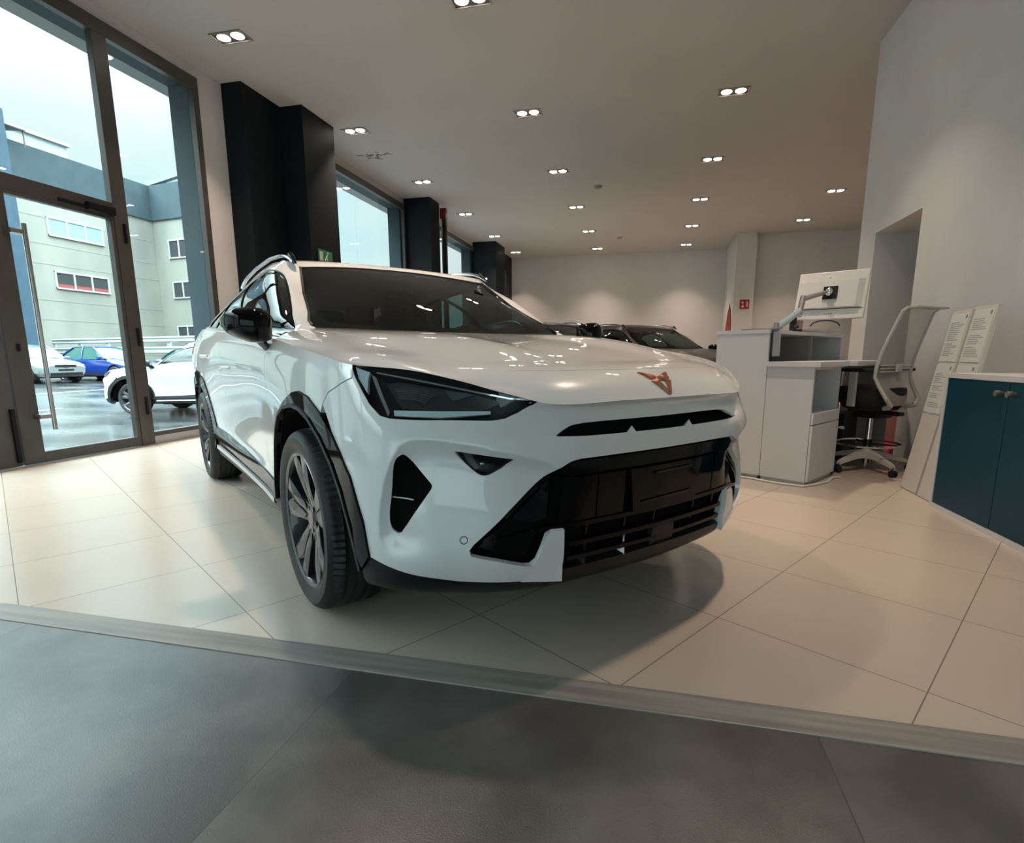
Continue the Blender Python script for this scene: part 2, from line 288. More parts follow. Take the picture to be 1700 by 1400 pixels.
for b in ((3.245,3.415,.018,2.255),(2.16,2.20,.018,2.255),(2.20,3.245,.018,.125),(2.20,3.245,2.225,2.255)): w.box((-5.185,b[0],b[2]),(-5.125,b[1],b[3]), bev=.004)
d2 = struct('door_2', w, BRONZE)
g = MB(); g.box((-5.158,2.19,.11),(-5.152,3.255,2.235)); g.build('pane', PANE, d2)
k = MB(); k.box((-5.125,3.375,.05),(-5.105,3.405,.50)); k.build('floor_bolt', HW, d2)
k = MB(); k.box((-5.21,2.0,-.01),(-5.10,4.69,.012)); struct('trim_5', k, STEEL)
# outer blue beam and columns of the arcade
w = MB(); w.box((-5.46,YF,3.93),(-5.20,YB,4.9)); w.box((-5.46,YF,-.9),(-5.20,YB,-.005))
for y0, y1 in ((5.71,7.64),(11.05,11.96),(15.6,YB),(-3.4,-3.3)): w.box((-5.46,y0,-.9),(-5.20,y1,4.5))
struct('wall_outer', w, BLUE_OUT)
# ---------------------------------------------------------------- ceiling lamps
BULB = mat('lamp_lit', (1,1,1), .5, emit=(1.,.93,.82), es=14.)
LAMP_IN = mat('lamp_tray_dark', (.05,.045,.04), .5)
LAMP_FR = mat('lamp_frame_grey', (.30,.27,.24), .4, metal=.3)
def ceiling_lamp():
    r = empty('ceiling_lamp', (0,0,CEIL))
    f = MB()
    for b in ((-.185,-.10,-.172,.10),(.172,-.10,.185,.10),(-.172,-.10,.172,-.088),(-.172,.088,.172,.10)): f.box((b[0],b[1],-.012),(b[2],b[3],.001))
    f.build('frame', LAMP_FR, r)
    t = MB(); t.box((-.172,-.088,-.003),(.172,.088,-.001)); t.build('tray', LAMP_IN, r)
    for s in (-1,1):
        b = MB(); b.lathe([(0,-.014),(.045,-.013),(.062,-.006),(.064,-.003)], 24); o = b.build('bulb', BULB, r); o.location = (s*.082,0,0)
    return r
LAMP_LIGHT = bpy.data.lights.new('lamp_light', 'AREA'); LAMP_LIGHT.shape = 'DISK'; LAMP_LIGHT.size = .16; LAMP_LIGHT.energy = LAMP_W; LAMP_LIGHT.color = (1.0,.77,.60); LAMP_LIGHT.spread = math.radians(88)
_l0 = None
ROWN = {0:'first',1:'second',2:'third',3:'fourth',4:'fifth',5:'sixth'}
for ci, x in enumerate(LAMP_X):
    for k, y in enumerate(LAMP_Y):
        if (x > XR+.1 and y < 9.5) or y < 2: continue
        if _l0 is None: _l0 = ceiling_lamp(); o = _l0
        else: o = copy_tree(_l0)
        o.location = (x, y, CEIL)
        li = bpy.data.objects.new('lamp_light', LAMP_LIGHT); COL.objects.link(li); li.location = (x, y, CEIL-.03); li.parent = None
        col = ('nearest the windows','second from the windows','third from the windows','at the far right beyond the white wall')[ci]
        n = k-3+1
        if n >= 1: lab = 'lit twin recessed ceiling spotlight, row %s, %s from the front' % (col, ROWN.get(n-1,'last'))
        else: lab = 'lit twin recessed ceiling spotlight, row %s, %s behind the viewer' % (col, ('first','second','third')[-n])
        if ci == 3: lab = 'lit twin recessed ceiling spotlight over the far right bay, %s in its row' % (ROWN[k-5] if k >= 5 else 'first')
        tag(o, lab, 'ceiling light', 'twin ceiling spotlights')
# ---------------------------------------------------------------- car body surfaces (car space: x forward from front axle, y left, z up)
# lower shell: one column per station from the centre of the nose round the right side to the tail; rows bottom -> top
def _col(*p): return p
SHELL = [
 [(.82,0,.215),(.875,0,.25),(.898,0,.30),(.917,0,.45),(.925,0,.58),(.926,0,.655),(.919,0,.70),(.892,0,.733),(.888,0,.765),(.900,0,.791),(.926,0,.800)],
 [(.808,.22,.215),(.863,.22,.25),(.887,.22,.30),(.907,.22,.45),(.916,.22,.58),(.917,.22,.655),(.910,.22,.70),(.882,.22,.733),(.878,.22,.765),(.890,.22,.790),(.916,.22,.799)],
 [(.775,.43,.215),(.83,.43,.25),(.86,.43,.30),(.882,.43,.45),(.892,.43,.58),(.893,.43,.655),(.885,.43,.70),(.860,.43,.733),(.855,.43,.765),(.860,.43,.788),(.883,.43,.797)],
 [(.72,.56,.215),(.775,.57,.25),(.81,.58,.30),(.832,.583,.45),(.84,.583,.58),(.84,.583,.65),(.832,.58,.695),(.815,.575,.735),(.808,.57,.765),(.804,.565,.793),(.80,.56,.830)],
 [(.645,.66,.215),(.70,.68,.25),(.735,.69,.30),(.76,.697,.45),(.77,.695,.58),(.772,.69,.65),(.765,.685,.70),(.752,.677,.74),(.738,.665,.775),(.725,.655,.813),(.71,.645,.862)],
 [(.58,.745,.215),(.635,.77,.25),(.665,.785,.30),(.69,.79,.45),(.70,.785,.58),(.70,.78,.65),(.69,.775,.705),(.675,.765,.745),(.655,.755,.79),(.63,.742,.835),(.60,.727,.888)],
 [(.49,.815,.22),(.53,.843,.255),(.55,.858,.305),(.57,.868,.45),(.572,.868,.58),(.568,.866,.66),(.555,.862,.715),(.532,.858,.765),(.50,.853,.81),(.462,.847,.858),(.42,.838,.904)],
 [(.36,.86,.22),(.375,.88,.26),(.385,.892,.31),(.39,.898,.45),(.385,.899,.58),(.375,.897,.67),(.36,.893,.735),(.34,.888,.787),(.315,.882,.833),(.29,.872,.88),(.26,.857,.925)],
 [(.15,.88,.22),(.15,.90,.26),(.15,.905,.33),(.15,.91,.46),(.15,.91,.59),(.15,.91,.68),(.145,.908,.75),(.14,.904,.80),(.13,.897,.85),(.12,.885,.90),(.11,.864,.943)],
 [(-.1,.88,.22),(-.1,.90,.26),(-.1,.905,.33),(-.1,.91,.46),(-.1,.91,.59),(-.1,.91,.68),(-.1,.908,.75),(-.1,.905,.81),(-.1,.898,.86),(-.1,.887,.915),(-.1,.866,.966)],
 [(-.4,.87,.22),(-.4,.89,.25),(-.4,.893,.33),(-.4,.889,.46),(-.4,.889,.58),(-.4,.892,.67),(-.4,.896,.75),(-.4,.899,.82),(-.4,.898,.88),(-.4,.887,.945),(-.4,.862,.997)],
 [(-.8,.84,.22),(-.8,.875,.25),(-.8,.877,.33),(-.8,.862,.46),(-.8,.866,.58),(-.8,.875,.67),(-.8,.884,.75),(-.8,.892,.82),(-.8,.895,.89),(-.8,.883,.965),(-.8,.860,1.027)],
 [(-1.3,.84,.22),(-1.3,.872,.25),(-1.3,.875,.33),(-1.3,.857,.46),(-1.3,.863,.58),(-1.3,.874,.67),(-1.3,.885,.75),(-1.3,.893,.83),(-1.3,.897,.905),(-1.3,.885,.985),(-1.3,.860,1.05)],
 [(-1.9,.85,.22),(-1.9,.877,.25),(-1.9,.882,.34),(-1.9,.87,.48),(-1.9,.876,.60),(-1.9,.885,.69),(-1.9,.893,.77),(-1.9,.901,.85),(-1.9,.903,.925),(-1.9,.89,1.01),(-1.9,.860,1.078)],
 [(-2.35,.86,.22),(-2.35,.885,.25),(-2.35,.893,.34),(-2.35,.895,.48),(-2.35,.899,.60),(-2.35,.903,.69),(-2.35,.907,.78),(-2.35,.909,.86),(-2.35,.907,.94),(-2.35,.892,1.03),(-2.35,.855,1.103)],
 [(-2.68,.87,.22),(-2.68,.89,.26),(-2.68,.903,.34),(-2.68,.91,.48),(-2.68,.912,.60),(-2.68,.914,.69),(-2.68,.915,.78),(-2.68,.914,.86),(-2.68,.908,.94),(-2.68,.888,1.04),(-2.68,.846,1.121)],
 [(-3.0,.86,.24),(-3.0,.885,.28),(-3.0,.895,.36),(-3.0,.90,.49),(-3.0,.903,.60),(-3.0,.905,.69),(-3.0,.905,.78),(-3.0,.902,.87),(-3.0,.893,.95),(-3.0,.868,1.05),(-3.0,.818,1.126)],
 [(-3.22,.80,.26),(-3.25,.83,.30),(-3.27,.845,.37),(-3.28,.86,.49),(-3.28,.868,.60),(-3.28,.872,.70),(-3.28,.872,.79),(-3.27,.868,.88),(-3.25,.855,.96),(-3.22,.825,1.05),(-3.18,.775,1.115)],
 [(-3.38,.64,.28),(-3.43,.66,.32),(-3.46,.67,.38),(-3.48,.68,.50),(-3.48,.69,.61),(-3.48,.69,.70),(-3.48,.69,.79),(-3.47,.685,.88),(-3.45,.675,.95),(-3.41,.65,1.03),(-3.35,.61,1.095)],
 [(-3.44,.35,.29),(-3.50,.36,.33),(-3.54,.36,.39),(-3.56,.36,.50),(-3.56,.36,.61),(-3.56,.36,.70),(-3.56,.36,.79),(-3.55,.36,.88),(-3.53,.355,.95),(-3.49,.34,1.03),(-3.42,.32,1.085)],
 [(-3.46,0,.29),(-3.52,0,.33),(-3.56,0,.39),(-3.58,0,.50),(-3.58,0,.61),(-3.58,0,.70),(-3.58,0,.79),(-3.57,0,.88),(-3.55,0,.95),(-3.51,0,1.03),(-3.44,0,1.08)],
]
# top patch: rows from the nose crease back to the windscreen base, columns centre -> shoulder (last two columns come from the shell)
HOOD = [
 [(.926,0,.80),(.916,.22,.799),(.882,.43,.797),(.80,.56,.818),(.71,.645,.85),(.60,.727,.888)],
 [(.890,0,.842),(.878,.21,.842),(.845,.42,.842),(.772,.545,.851),(.685,.645,.872),(.56,.745,.898)],
 [(.818,0,.886),(.806,.20,.886),(.775,.40,.885),(.72,.52,.885),(.63,.64,.893),(.50,.755,.914)],
 [(.68,0,.913),(.675,.19,.914),(.65,.37,.916),(.60,.50,.917),(.52,.64,.920),(.41,.765,.930)],
 [(.42,0,.960),(.41,.19,.962),(.39,.37,.977),(.36,.51,.971),(.31,.66,.955),(.24,.785,.952)],
 [(.08,0,1.001),(.07,.19,1.003),(.05,.37,1.020),(.03,.53,1.017),(0,.68,1.010),(-.03,.795,.988)],
 [(-.28,0,1.036),(-.30,.19,1.037),(-.35,.38,1.041),(-.40,.55,1.047),(-.45,.70,1.048),(-.45,.80,1.026)],
]
HOOD_XOUT = [.42,.36,.29,.20,.06,-.17,-.40]
# side of the cabin: columns front -> rear, rows belt -> roof edge
SIDE = [
 [(-.40,.862,.997),(-.44,.77,1.03),(-.60,.672,1.12),(-.84,.62,1.24),(-1.0,.583,1.345),(-1.067,.565,1.388)],
 [(-.50,.862,1.005),(-.505,.772,1.013),(-.635,.732,1.12),(-.85,.682,1.255),(-1.07,.635,1.362),(-1.14,.60,1.42)],
 [(-.85,.860,1.03),(-.86,.835,1.05),(-.95,.805,1.13),(-1.10,.76,1.25),(-1.30,.665,1.40),(-1.35,.60,1.447)],
 [(-1.3,.860,1.05),(-1.3,.838,1.07),(-1.33,.805,1.15),(-1.4,.765,1.26),(-1.6,.655,1.405),(-1.6,.595,1.462)],
 [(-1.9,.860,1.078),(-1.9,.835,1.095),(-1.9,.80,1.17),(-1.95,.755,1.27),(-2.0,.655,1.378),(-2.0,.59,1.452)],
 [(-2.35,.855,1.103),(-2.35,.825,1.12),(-2.38,.79,1.175),(-2.4,.745,1.25),(-2.42,.67,1.325),(-2.45,.58,1.420)],
 [(-2.68,.846,1.121),(-2.70,.81,1.14),(-2.74,.78,1.18),(-2.78,.74,1.225),(-2.8,.67,1.29),(-2.9,.56,1.375)],
 [(-3.0,.818,1.126),(-3.04,.78,1.146),(-3.08,.745,1.178),(-3.12,.71,1.21),(-3.18,.64,1.26),(-3.25,.53,1.325)],
]
ROOF = [  # columns centre -> edge, rows header -> tail
 [(-1.17,0,1.432),(-1.16,.25,1.425),(-1.115,.46,1.405),(-1.067,.565,1.388)],
 [(-1.22,0,1.455),(-1.21,.25,1.449),(-1.17,.47,1.433),(-1.14,.60,1.42)],
 [(-1.42,0,1.482),(-1.41,.25,1.478),(-1.38,.47,1.465),(-1.35,.60,1.447)],
 [(-1.65,0,1.497),(-1.65,.25,1.494),(-1.62,.47,1.482),(-1.6,.595,1.462)],
 [(-2.05,0,1.498),(-2.05,.25,1.494),(-2.02,.47,1.478),(-2.0,.59,1.452)],
 [(-2.5,0,1.478),(-2.5,.25,1.473),(-2.48,.46,1.452),(-2.45,.58,1.420)],
 [(-2.95,0,1.437),(-2.95,.25,1.431),(-2.93,.44,1.408),(-2.9,.56,1.375)],
 [(-3.32,0,1.385),(-3.32,.25,1.378),(-3.30,.42,1.353),(-3.25,.53,1.325)],
]
def _tan(P, t):
    n = len(P); T = np.zeros_like(P)
    d = (P[1:]-P[:-1])/(t[1:]-t[:-1])[:,None,None]
    T[0] = d[0]; T[-1] = d[-1]
    for i in range(1, n-1):
        h0 = t[i]-t[i-1]; h1 = t[i+1]-t[i]
        T[i] = (h1*d[i-1]+h0*d[i])/(h0+h1)
        s = d[i-1]*d[i]
        m = 3*np.minimum(abs(d[i-1]), abs(d[i]))
        T[i] = np.where(s <= 0, T[i]*0.35, np.clip(T[i], -m, m))
    return T
class Surf:
    """C1 bicubic surface through a grid of control points; parameters are rough metres"""
    def __init__(s, grid, ut=None, vt=None):
        s.P = P = np.array(grid, float)
        du = np.linalg.norm(P[1:]-P[:-1], axis=2).mean(1); dv = np.linalg.norm(P[:,1:]-P[:,:-1], axis=2).mean(0)
        s.ut = np.r_[0, np.cumsum(du)] if ut is None else np.array(ut); s.vt = np.r_[0, np.cumsum(dv)] if vt is None else np.array(vt)
        s.Tu = _tan(P, s.ut); s.Tv = _tan(P.transpose(1,0,2), s.vt).transpose(1,0,2)
        s.Tuv = _tan(s.Tu.transpose(1,0,2), s.vt).transpose(1,0,2)
    def __call__(s, u, v):
        u = np.asarray(u, float); v = np.asarray(v, float)
        i = np.clip(np.searchsorted(s.ut, u, 'right')-1, 0, len(s.ut)-2); j = np.clip(np.searchsorted(s.vt, v, 'right')-1, 0, len(s.vt)-2)
        hu = s.ut[i+1]-s.ut[i]; hv = s.vt[j+1]-s.vt[j]
        a = ((u-s.ut[i])/hu)[...,None]; b = ((v-s.vt[j])/hv)[...,None]; hu = hu[...,None]; hv = hv[...,None]
        H = lambda t: (2*t**3-3*t*t+1, -2*t**3+3*t*t, t**3-2*t*t+t, t**3-t*t)
        a0,a1,a2,a3 = H(a); b0,b1,b2,b3 = H(b)
        def row(j_, M, D): return a0*M[i,j_]+a1*M[i+1,j_]+hu*(a2*D[i,j_]+a3*D[i+1,j_])
        return (b0*row(j,s.P,s.Tu)+b1*row(j+1,s.P,s.Tu)+hv*(b2*row(j,s.Tv,s.Tuv)+b3*row(j+1,s.Tv,s.Tuv)))
_sp = np.array(SHELL)
_du = np.linalg.norm(_sp[1:,3:9]-_sp[:-1,3:9], axis=2).mean(1)
SU = np.r_[0, np.cumsum(_du)]
SV = np.array([.21,.25,.30,.45,.58,.655,.70,.745,.785,.83,.88])
_shell0 = Surf(SHELL, SU, SV)
PI_ = math.pi
def sstep(a, b, x):
    t = np.clip((x-a)/(b-a), 0, 1); return t*t*(3-2*t)
def poly_eval(poly, u):
    return np.interp(u, poly[:,0], poly[:,1])
SCOOP_EDGE = np.array([(.345,.578),(.421,.613),(.481,.643),(.553,.668),(.65,.690),(.714,.698),(.790,.704),(.840,.700),(.876,.684),(.905,.647),(.928,.587),(.946,.509),(.950,.431),(.931,.354)])
def scoop_depth(u, v):
    u, v = np.broadcast_arrays(u, v); P = np.stack([u, v], -1); d = np.full(u.shape, 9.)
    for a, b in zip(SCOOP_EDGE[:-1], SCOOP_EDGE[1:]):
        ab = b-a; t = np.clip(((P-a)@ab)/(ab@ab), 0, 1); d = np.minimum(d, np.hypot(*np.moveaxis(P-a-t[...,None]*ab, -1, 0)))
    poly = np.vstack([SCOOP_EDGE, [(.345,.30)]]); ins = np.zeros(u.shape, bool); n = len(poly)
    for i in range(n):
        x1,y1 = poly[i]; x2,y2 = poly[(i+1) % n]
        if y1 != y2: ins ^= ((y1 > v) != (y2 > v)) & (u < (x2-x1)*(v-y1)/(y2-y1)+x1)
    g = np.sin(PI_/2*np.clip(d/.050, 0, 1))
    f = g*sstep(.38, .56, v)*sstep(.36, .50, u)
    f2 = g*sstep(.36, .44, v)*sstep(.74, .88, u)
    return np.where(ins, .032*np.maximum(f*(1-.5*sstep(.06,.20,d)), f2*.8), 0.)
def shell(u, v):
    u = np.asarray(u, float); v = np.asarray(v, float)
    sg = np.where(u < 0, -1., 1.); w = abs(u)
    p = _shell0(w, v)
    dep = scoop_depth(w, v)
    if np.any(dep > 0):
        e = 1e-3
        n = np.cross(_shell0(w+e, v)-_shell0(w-e, v), _shell0(w, v+e)-_shell0(w, v-e)); n /= np.linalg.norm(n, axis=-1, keepdims=True)+1e-12
        p = p-n*dep[...,None]
    p = p.copy(); p[...,1] *= -sg       # positive u runs round the car's RIGHT side (y negative)
    return p
# hood patch on the right half; u over rows (front -> back), v over columns (centre -> shoulder)
_bx = np.linspace(SU[6], SU[16], 600); _bl = _shell0(_bx, np.full(600, SV[-1]))
def shell_u_at_x(x): return np.interp(-np.asarray(x), -_bl[:,0], _bx)
_hg = []
for r, xo in zip(HOOD, HOOD_XOUT):
    _hg.append(list(r)+[tuple(_shell0(shell_u_at_x(xo), SV[-1]))])
HU = np.array([0,.055,.135,.26,.51,.87,1.24]); HV = np.array([0,.21,.42,.57,.70,.82,.91])
_hood0 = Surf(_hg, HU, HV)
_front_v = np.interp(np.linspace(0,1,300), np.linspace(0,1,300), np.linspace(0,1,300))
def hood(u, v):
    """v may be negative (left half)"""
    u = np.asarray(u, float); v = np.asarray(v, float); w = abs(v)
    p = _hood0(u, w)
    # pin the two outer borders exactly on the shell's top edge
    out = _shell0(np.interp(u, HU, shell_u_at_x(HOOD_XOUT)), np.full(np.shape(u), SV[-1]))
    k = sstep(.70, .91, w)[...,None]
    p = p+k*(out-_hood0(u, np.full(np.shape(u), HV[-1])))
    fr = _shell0(np.interp(w, HV, SU[:7]), np.full(np.shape(w), SV[-1]))
    q0 = _hood0(np.zeros(np.shape(w)), w)+sstep(.70,.91,w)[...,None]*(_shell0(SU[6],SV[-1])-_hood0(0.,HV[-1]))
    k = (1-sstep(0, .05, u))[...,None]
    p = p+k*(fr-q0)
    p = p.copy(); p[...,1] *= -np.where(v < 0, -1., 1.)
    return p
_side0 = Surf(SIDE); _roof0 = Surf(ROOF)
def side(u, v):
    p = _side0(u, v)
    bl = _shell0(np.interp(u, _side0.ut, shell_u_at_x([q[0][0] for q in SIDE])), np.full(np.shape(u), SV[-1]))
    k = (1-sstep(0, .05, np.asarray(v, float)))[...,None]
    p = p+k*(bl-_side0(u, np.zeros(np.shape(u))))
    p = p.copy(); p[...,1] *= -1
    return p
def roof(u, v):
    v = np.asarray(v, float)
    p = _roof0(u, abs(v)).copy(); p[...,1] *= -np.where(v < 0, -1., 1.); return p
# windscreen: u base -> header, v centre -> pillar
def _mkws():
    base = [_hood0(HU[-1], t) for t in (0,.21,.42,.57,.70)]+[np.array((-.44,.77,1.03))]
    s0 = _side0
    rows = []
    vs = s0.vt
    head = [_roof0(0., t) for t in np.interp([0,.27,.54,.74,.90,1], [0,1], [0,_roof0.vt[-1]])]
    fr = [0,.28,.62,.88,1]
    sv = [vs[1],vs[2],vs[3],vs[4],vs[5]]
    for f, v in zip(fr, sv):
        e = s0(0., v)
        l = []
        for k in range(6):
            b = np.array(base[k]); h_ = np.array(head[k]); c = b+(h_-b)*f
            be = np.array(base[5]); he = np.array(head[5]); ce = be+(he-be)*f
            w = (k/5)**2
            c = c+(e-ce)*w
            bulge = .035*math.sin(math.pi*f)
            c = c+np.array([.5,0,.85])*bulge*(1-w)
            l.append(c)
        rows.append(l)
    return Surf(rows)
_ws0 = _mkws()
def windscreen(u, v):
    v = np.asarray(v, float)
    p = _ws0(u, abs(v)).copy(); p[...,1] *= -np.where(v < 0, -1., 1.); return p
# ---------------------------------------------------------------- materials of the car
CAR_WHITE = mat('car_paint_white', (.86,.865,.87), .28, coat=1.)
GLOSS_BLACK = mat('gloss_black', (.003,.003,.0035), .05, spec=.20)
SATIN_BLACK = mat('satin_black_plastic', (.008,.008,.009), .45, spec=.35)
GRILLE_BLACK = mat('grille_black', (.003,.003,.0035), .06, spec=.18)
MATT_BLACK = mat('matt_black', (.004,.004,.004), .9, spec=.1)
RUBBER = mat('tyre_rubber', (.011,.011,.012), .55)
RIM_SILVER = mat('machined_alloy', (.13,.13,.14), .26, metal=1.)
RIM_DARK = mat('dark_alloy', (.035,.036,.04), .3, metal=.6, coat=.6)
CHROME = mat('chrome', (.75,.76,.78), .12, metal=1.)
COPPER = mat('copper_badge', (.60,.27,.17), .30, metal=1.)
WS_GLASS = glass('windscreen_glass', (.22,.29,.27), 0., .8)
SIDE_GLASS = glass('side_window_glass', (.30,.42,.40), 0., 1.6)
LENS = glass('lamp_lens', (.84,.88,.90), 0., .8)
DRL = mat('light_strip', (.80,.92,.97), .10, coat=1.)
BLADE = mat('satin_silver_trim', (.62,.63,.64), .35, metal=.4)
# ---------------------------------------------------------------- trimmed patches
SURFS = {'shell': (shell, np.r_[-SU[::-1][:-1], SU], SV), 'hood': (hood, HU, np.r_[-HV[::-1][:-1], HV]),
         'side': (side, _side0.ut, _side0.vt), 'roof': (roof, _roof0.ut, np.r_[-_roof0.vt[::-1][:-1], _roof0.vt]), 'ws': (windscreen, _ws0.ut, np.r_[-_ws0.vt[::-1][:-1], _ws0.vt])}
def subdiv(k, step):
    out = []
    for a, b in zip(k[:-1], k[1:]):
        n = max(1, int(math.ceil((b-a)/step))); out += [a+(b-a)*i/n for i in range(n)]
    return np.array(out+[k[-1]])
def inpoly(P, poly):
    x, y = P[:,0], P[:,1]; r = np.zeros(len(P), bool); n = len(poly)
    for i in range(n):
        x1,y1 = poly[i][:2]; x2,y2 = poly[(i+1) % n][:2]
        c = ((y1 > y) != (y2 > y))
        if y1 != y2: r ^= c & (x < (x2-x1)*(y-y1)/(y2-y1)+x1)
    return r
def dist_poly(P, poly):
    d = np.full(len(P), 9.); n = len(poly)
    for i in range(n):
        a = np.array(poly[i][:2]); b = np.array(poly[(i+1) % n][:2]); ab = b-a; L = (ab@ab)+1e-12
        t = np.clip(((P-a)@ab)/L, 0, 1); d = np.minimum(d, np.hypot(*((P-a-t[:,None]*ab).T)))
    return d
def chaikin(p, n=2, keep=()):
    """round the corners of a closed outline"""
    p = [tuple(q[:2]) for q in p]
    for _ in range(n):
        q = []
        for i in range(len(p)):
            a, b = p[i], p[(i+1) % len(p)]
            q += [(a[0]*.8+b[0]*.2, a[1]*.8+b[1]*.2), (a[0]*.2+b[0]*.8, a[1]*.2+b[1]*.8)]
        p = q
    return p
def densify(poly, step):
    out = []; n = len(poly)
    for i in range(n):
        a = poly[i]; b = poly[(i+1) % n]; fl = a[2] if len(a) > 2 else 1
        k = max(1, int(math.ceil(math.hypot(b[0]-a[0], b[1]-a[1])/step)))
        out += [(a[0]+(b[0]-a[0])*j/k, a[1]+(b[1]-a[1])*j/k, fl) for j in range(k)]
    return out
def area2(p): return sum(a[0]*b[1]-b[0]*a[1] for a, b in zip(p, p[1:]+p[:1]))
def shrink(poly, g):
    """move the outline inwards by g beside edges whose flag is 1"""
    s = 1 if area2(poly) > 0 else -1; n = len(poly); out = []
    for i in range(n):
        a, b, c = poly[i-1], poly[i], poly[(i+1) % n]
        off = np.zeros(2); k = 0
        for p, q, f in ((a, b, a[2]), (b, c, b[2])):
            if f:
                d = np.array((q[0]-p[0], q[1]-p[1])); L = np.hypot(*d)
                if L > 1e-9: off += np.array((-d[1], d[0]))/L*s; k += 1
        if k == 2: off /= max(.5, np.hypot(*off)/1.0) if np.hypot(*off) > 0 else 1
        out.append((b[0]+off[0]*g, b[1]+off[1]*g, b[2]))
    return out
def sev(name, u, v, off=0.):
    S, ku, kv = SURFS[name]; e = 1.5e-3
    u = np.clip(np.asarray(u, float), ku[0], ku[-1]); v = np.clip(np.asarray(v, float), kv[0], kv[-1])
    p = S(u, v)
    n = np.cross(S(np.minimum(u+e, ku[-1]), v)-S(np.maximum(u-e, ku[0]), v), S(u, np.minimum(v+e, kv[-1]))-S(u, np.maximum(v-e, kv[0])))
    n /= np.linalg.norm(n, axis=-1, keepdims=True)+1e-12
    c = p.copy(); c[...,0] = np.clip(c[...,0], -2.9, .25); c[...,1] = 0; c[...,2] = p[...,2]-.02 if name == 'shell' else .5
    n *= np.where((n*(p-c)).sum(-1, keepdims=True) < 0, -1, 1)
    return p+n*off, n
class Skin:
    """one mesh of trimmed surface patches with true surface normals and turned-in edges"""
    def __init__(s): s.v = []; s.n = []; s.f = []
    def tri(s, P, N, F):
        k = len(s.v); s.v += [tuple(p) for p in P]; s.n += [tuple(q) for q in N]
        for f in F:
            a, b, c = (np.array(P[i]) for i in f[:3])
            if np.cross(b-a, c-a) @ np.array(N[f[0]]) < 0: f = f[::-1]
            s.f.append([k+i for i in f])
    def patch(s, surf, outer, holes=(), off=0., fl=.012, step=.03, gap=.0018, hfl=None, dens=.014, lines=()):
        S, ku, kv = SURFS[surf]
        outer = densify([(p[0], p[1], p[2] if len(p) > 2 else 1) for p in outer], dens)
        outer = shrink(outer, gap) if gap else outer
        loops = [outer]+[densify([(p[0], p[1], p[2] if len(p) > 2 else 1) for p in h], dens) for h in holes]
        gu, gv = np.meshgrid(subdiv(ku, step), subdiv(kv, step), indexing='ij'); G = np.stack([gu.ravel(), gv.ravel()], 1)
        lo = np.min([p[:2] for p in outer], 0); hi = np.max([p[:2] for p in outer], 0)
        G = G[(G[:,0] > lo[0]) & (G[:,0] < hi[0]) & (G[:,1] > lo[1]) & (G[:,1] < hi[1])]
        m = inpoly(G, outer)
        for h in loops[1:]: m &= ~inpoly(G, h)
        G = G[m]
        if len(G):
            d = np.min([dist_poly(G, l) for l in loops], 0); G = G[d > .005]
        vs = []; ed = []
        for l in loops:
            k = len(vs); vs += [(p[0], p[1]) for p in l]; ed += [(k+i, k+(i+1) % len(l)) for i in range(len(l))]
        for ln in lines:
            q = [p for p in densify([(a[0],a[1],1) for a in ln], .012) if True][:-1]; A_ = np.array([p[:2] for p in q]); k_ = inpoly(A_, outer) & (dist_poly(A_, outer) > .006)
            for h in loops[1:]: k_ &= ~inpoly(A_, h) & (dist_poly(A_, h) > .004)
            vs += [tuple(p) for p in A_[k_]]
        vs += [tuple(p) for p in G]
        r = delaunay_2d_cdt([Vector(p) for p in vs], ed, [], 0, 1e-7)
        V2 = np.array([tuple(p) for p in r[0]]); F = r[2]
        cen = np.array([V2[list(f)].mean(0) for f in F]); m = inpoly(cen, outer)
        for h in loops[1:]: m &= ~inpoly(cen, h)
        F = [list(f) for f, k in zip(F, m) if k]
        P, N = sev(surf, V2[:,0], V2[:,1], off)
        s.tri(P, N, F)
        for li, l in enumerate(loops):
            depth = fl if li == 0 else (hfl if hfl is not None else fl)
            if not depth: continue
            A = np.array([p[:2] for p in l]); P, N = sev(surf, A[:,0], A[:,1], off); Q = P-N*depth
            cen2 = P.mean(0)
            for i in range(len(l)):
                if not l[i][2]: continue
                j = (i+1) % len(l); t = P[j]-P[i]; nn = np.cross(t, N[i]); L = np.linalg.norm(nn)
                if L < 1e-9: continue
                nn /= L
                if li == 0: nn *= 1 if (1 if area2(l) > 0 else -1)*s._ori(surf, A[i]) > 0 else -1
                else: nn *= -1 if (1 if area2(l) > 0 else -1)*s._ori(surf, A[i]) > 0 else 1
                s.tri([P[i], P[j], Q[j], Q[i]], [nn]*4, [[0,1,2],[0,2,3]])
        return s
    def _ori(s, surf, a):
        S, ku, kv = SURFS[surf]; e = 1e-3
        u, v = float(np.clip(a[0], ku[0]+e, ku[-1]-e)), float(np.clip(a[1], kv[0]+e, kv[-1]-e))
        n = np.cross(S(u+e, v)-S(u-e, v), S(u, v+e)-S(u, v-e)); _, N = sev(surf, u, v)
        return 1 if (n*N).sum() > 0 else -1
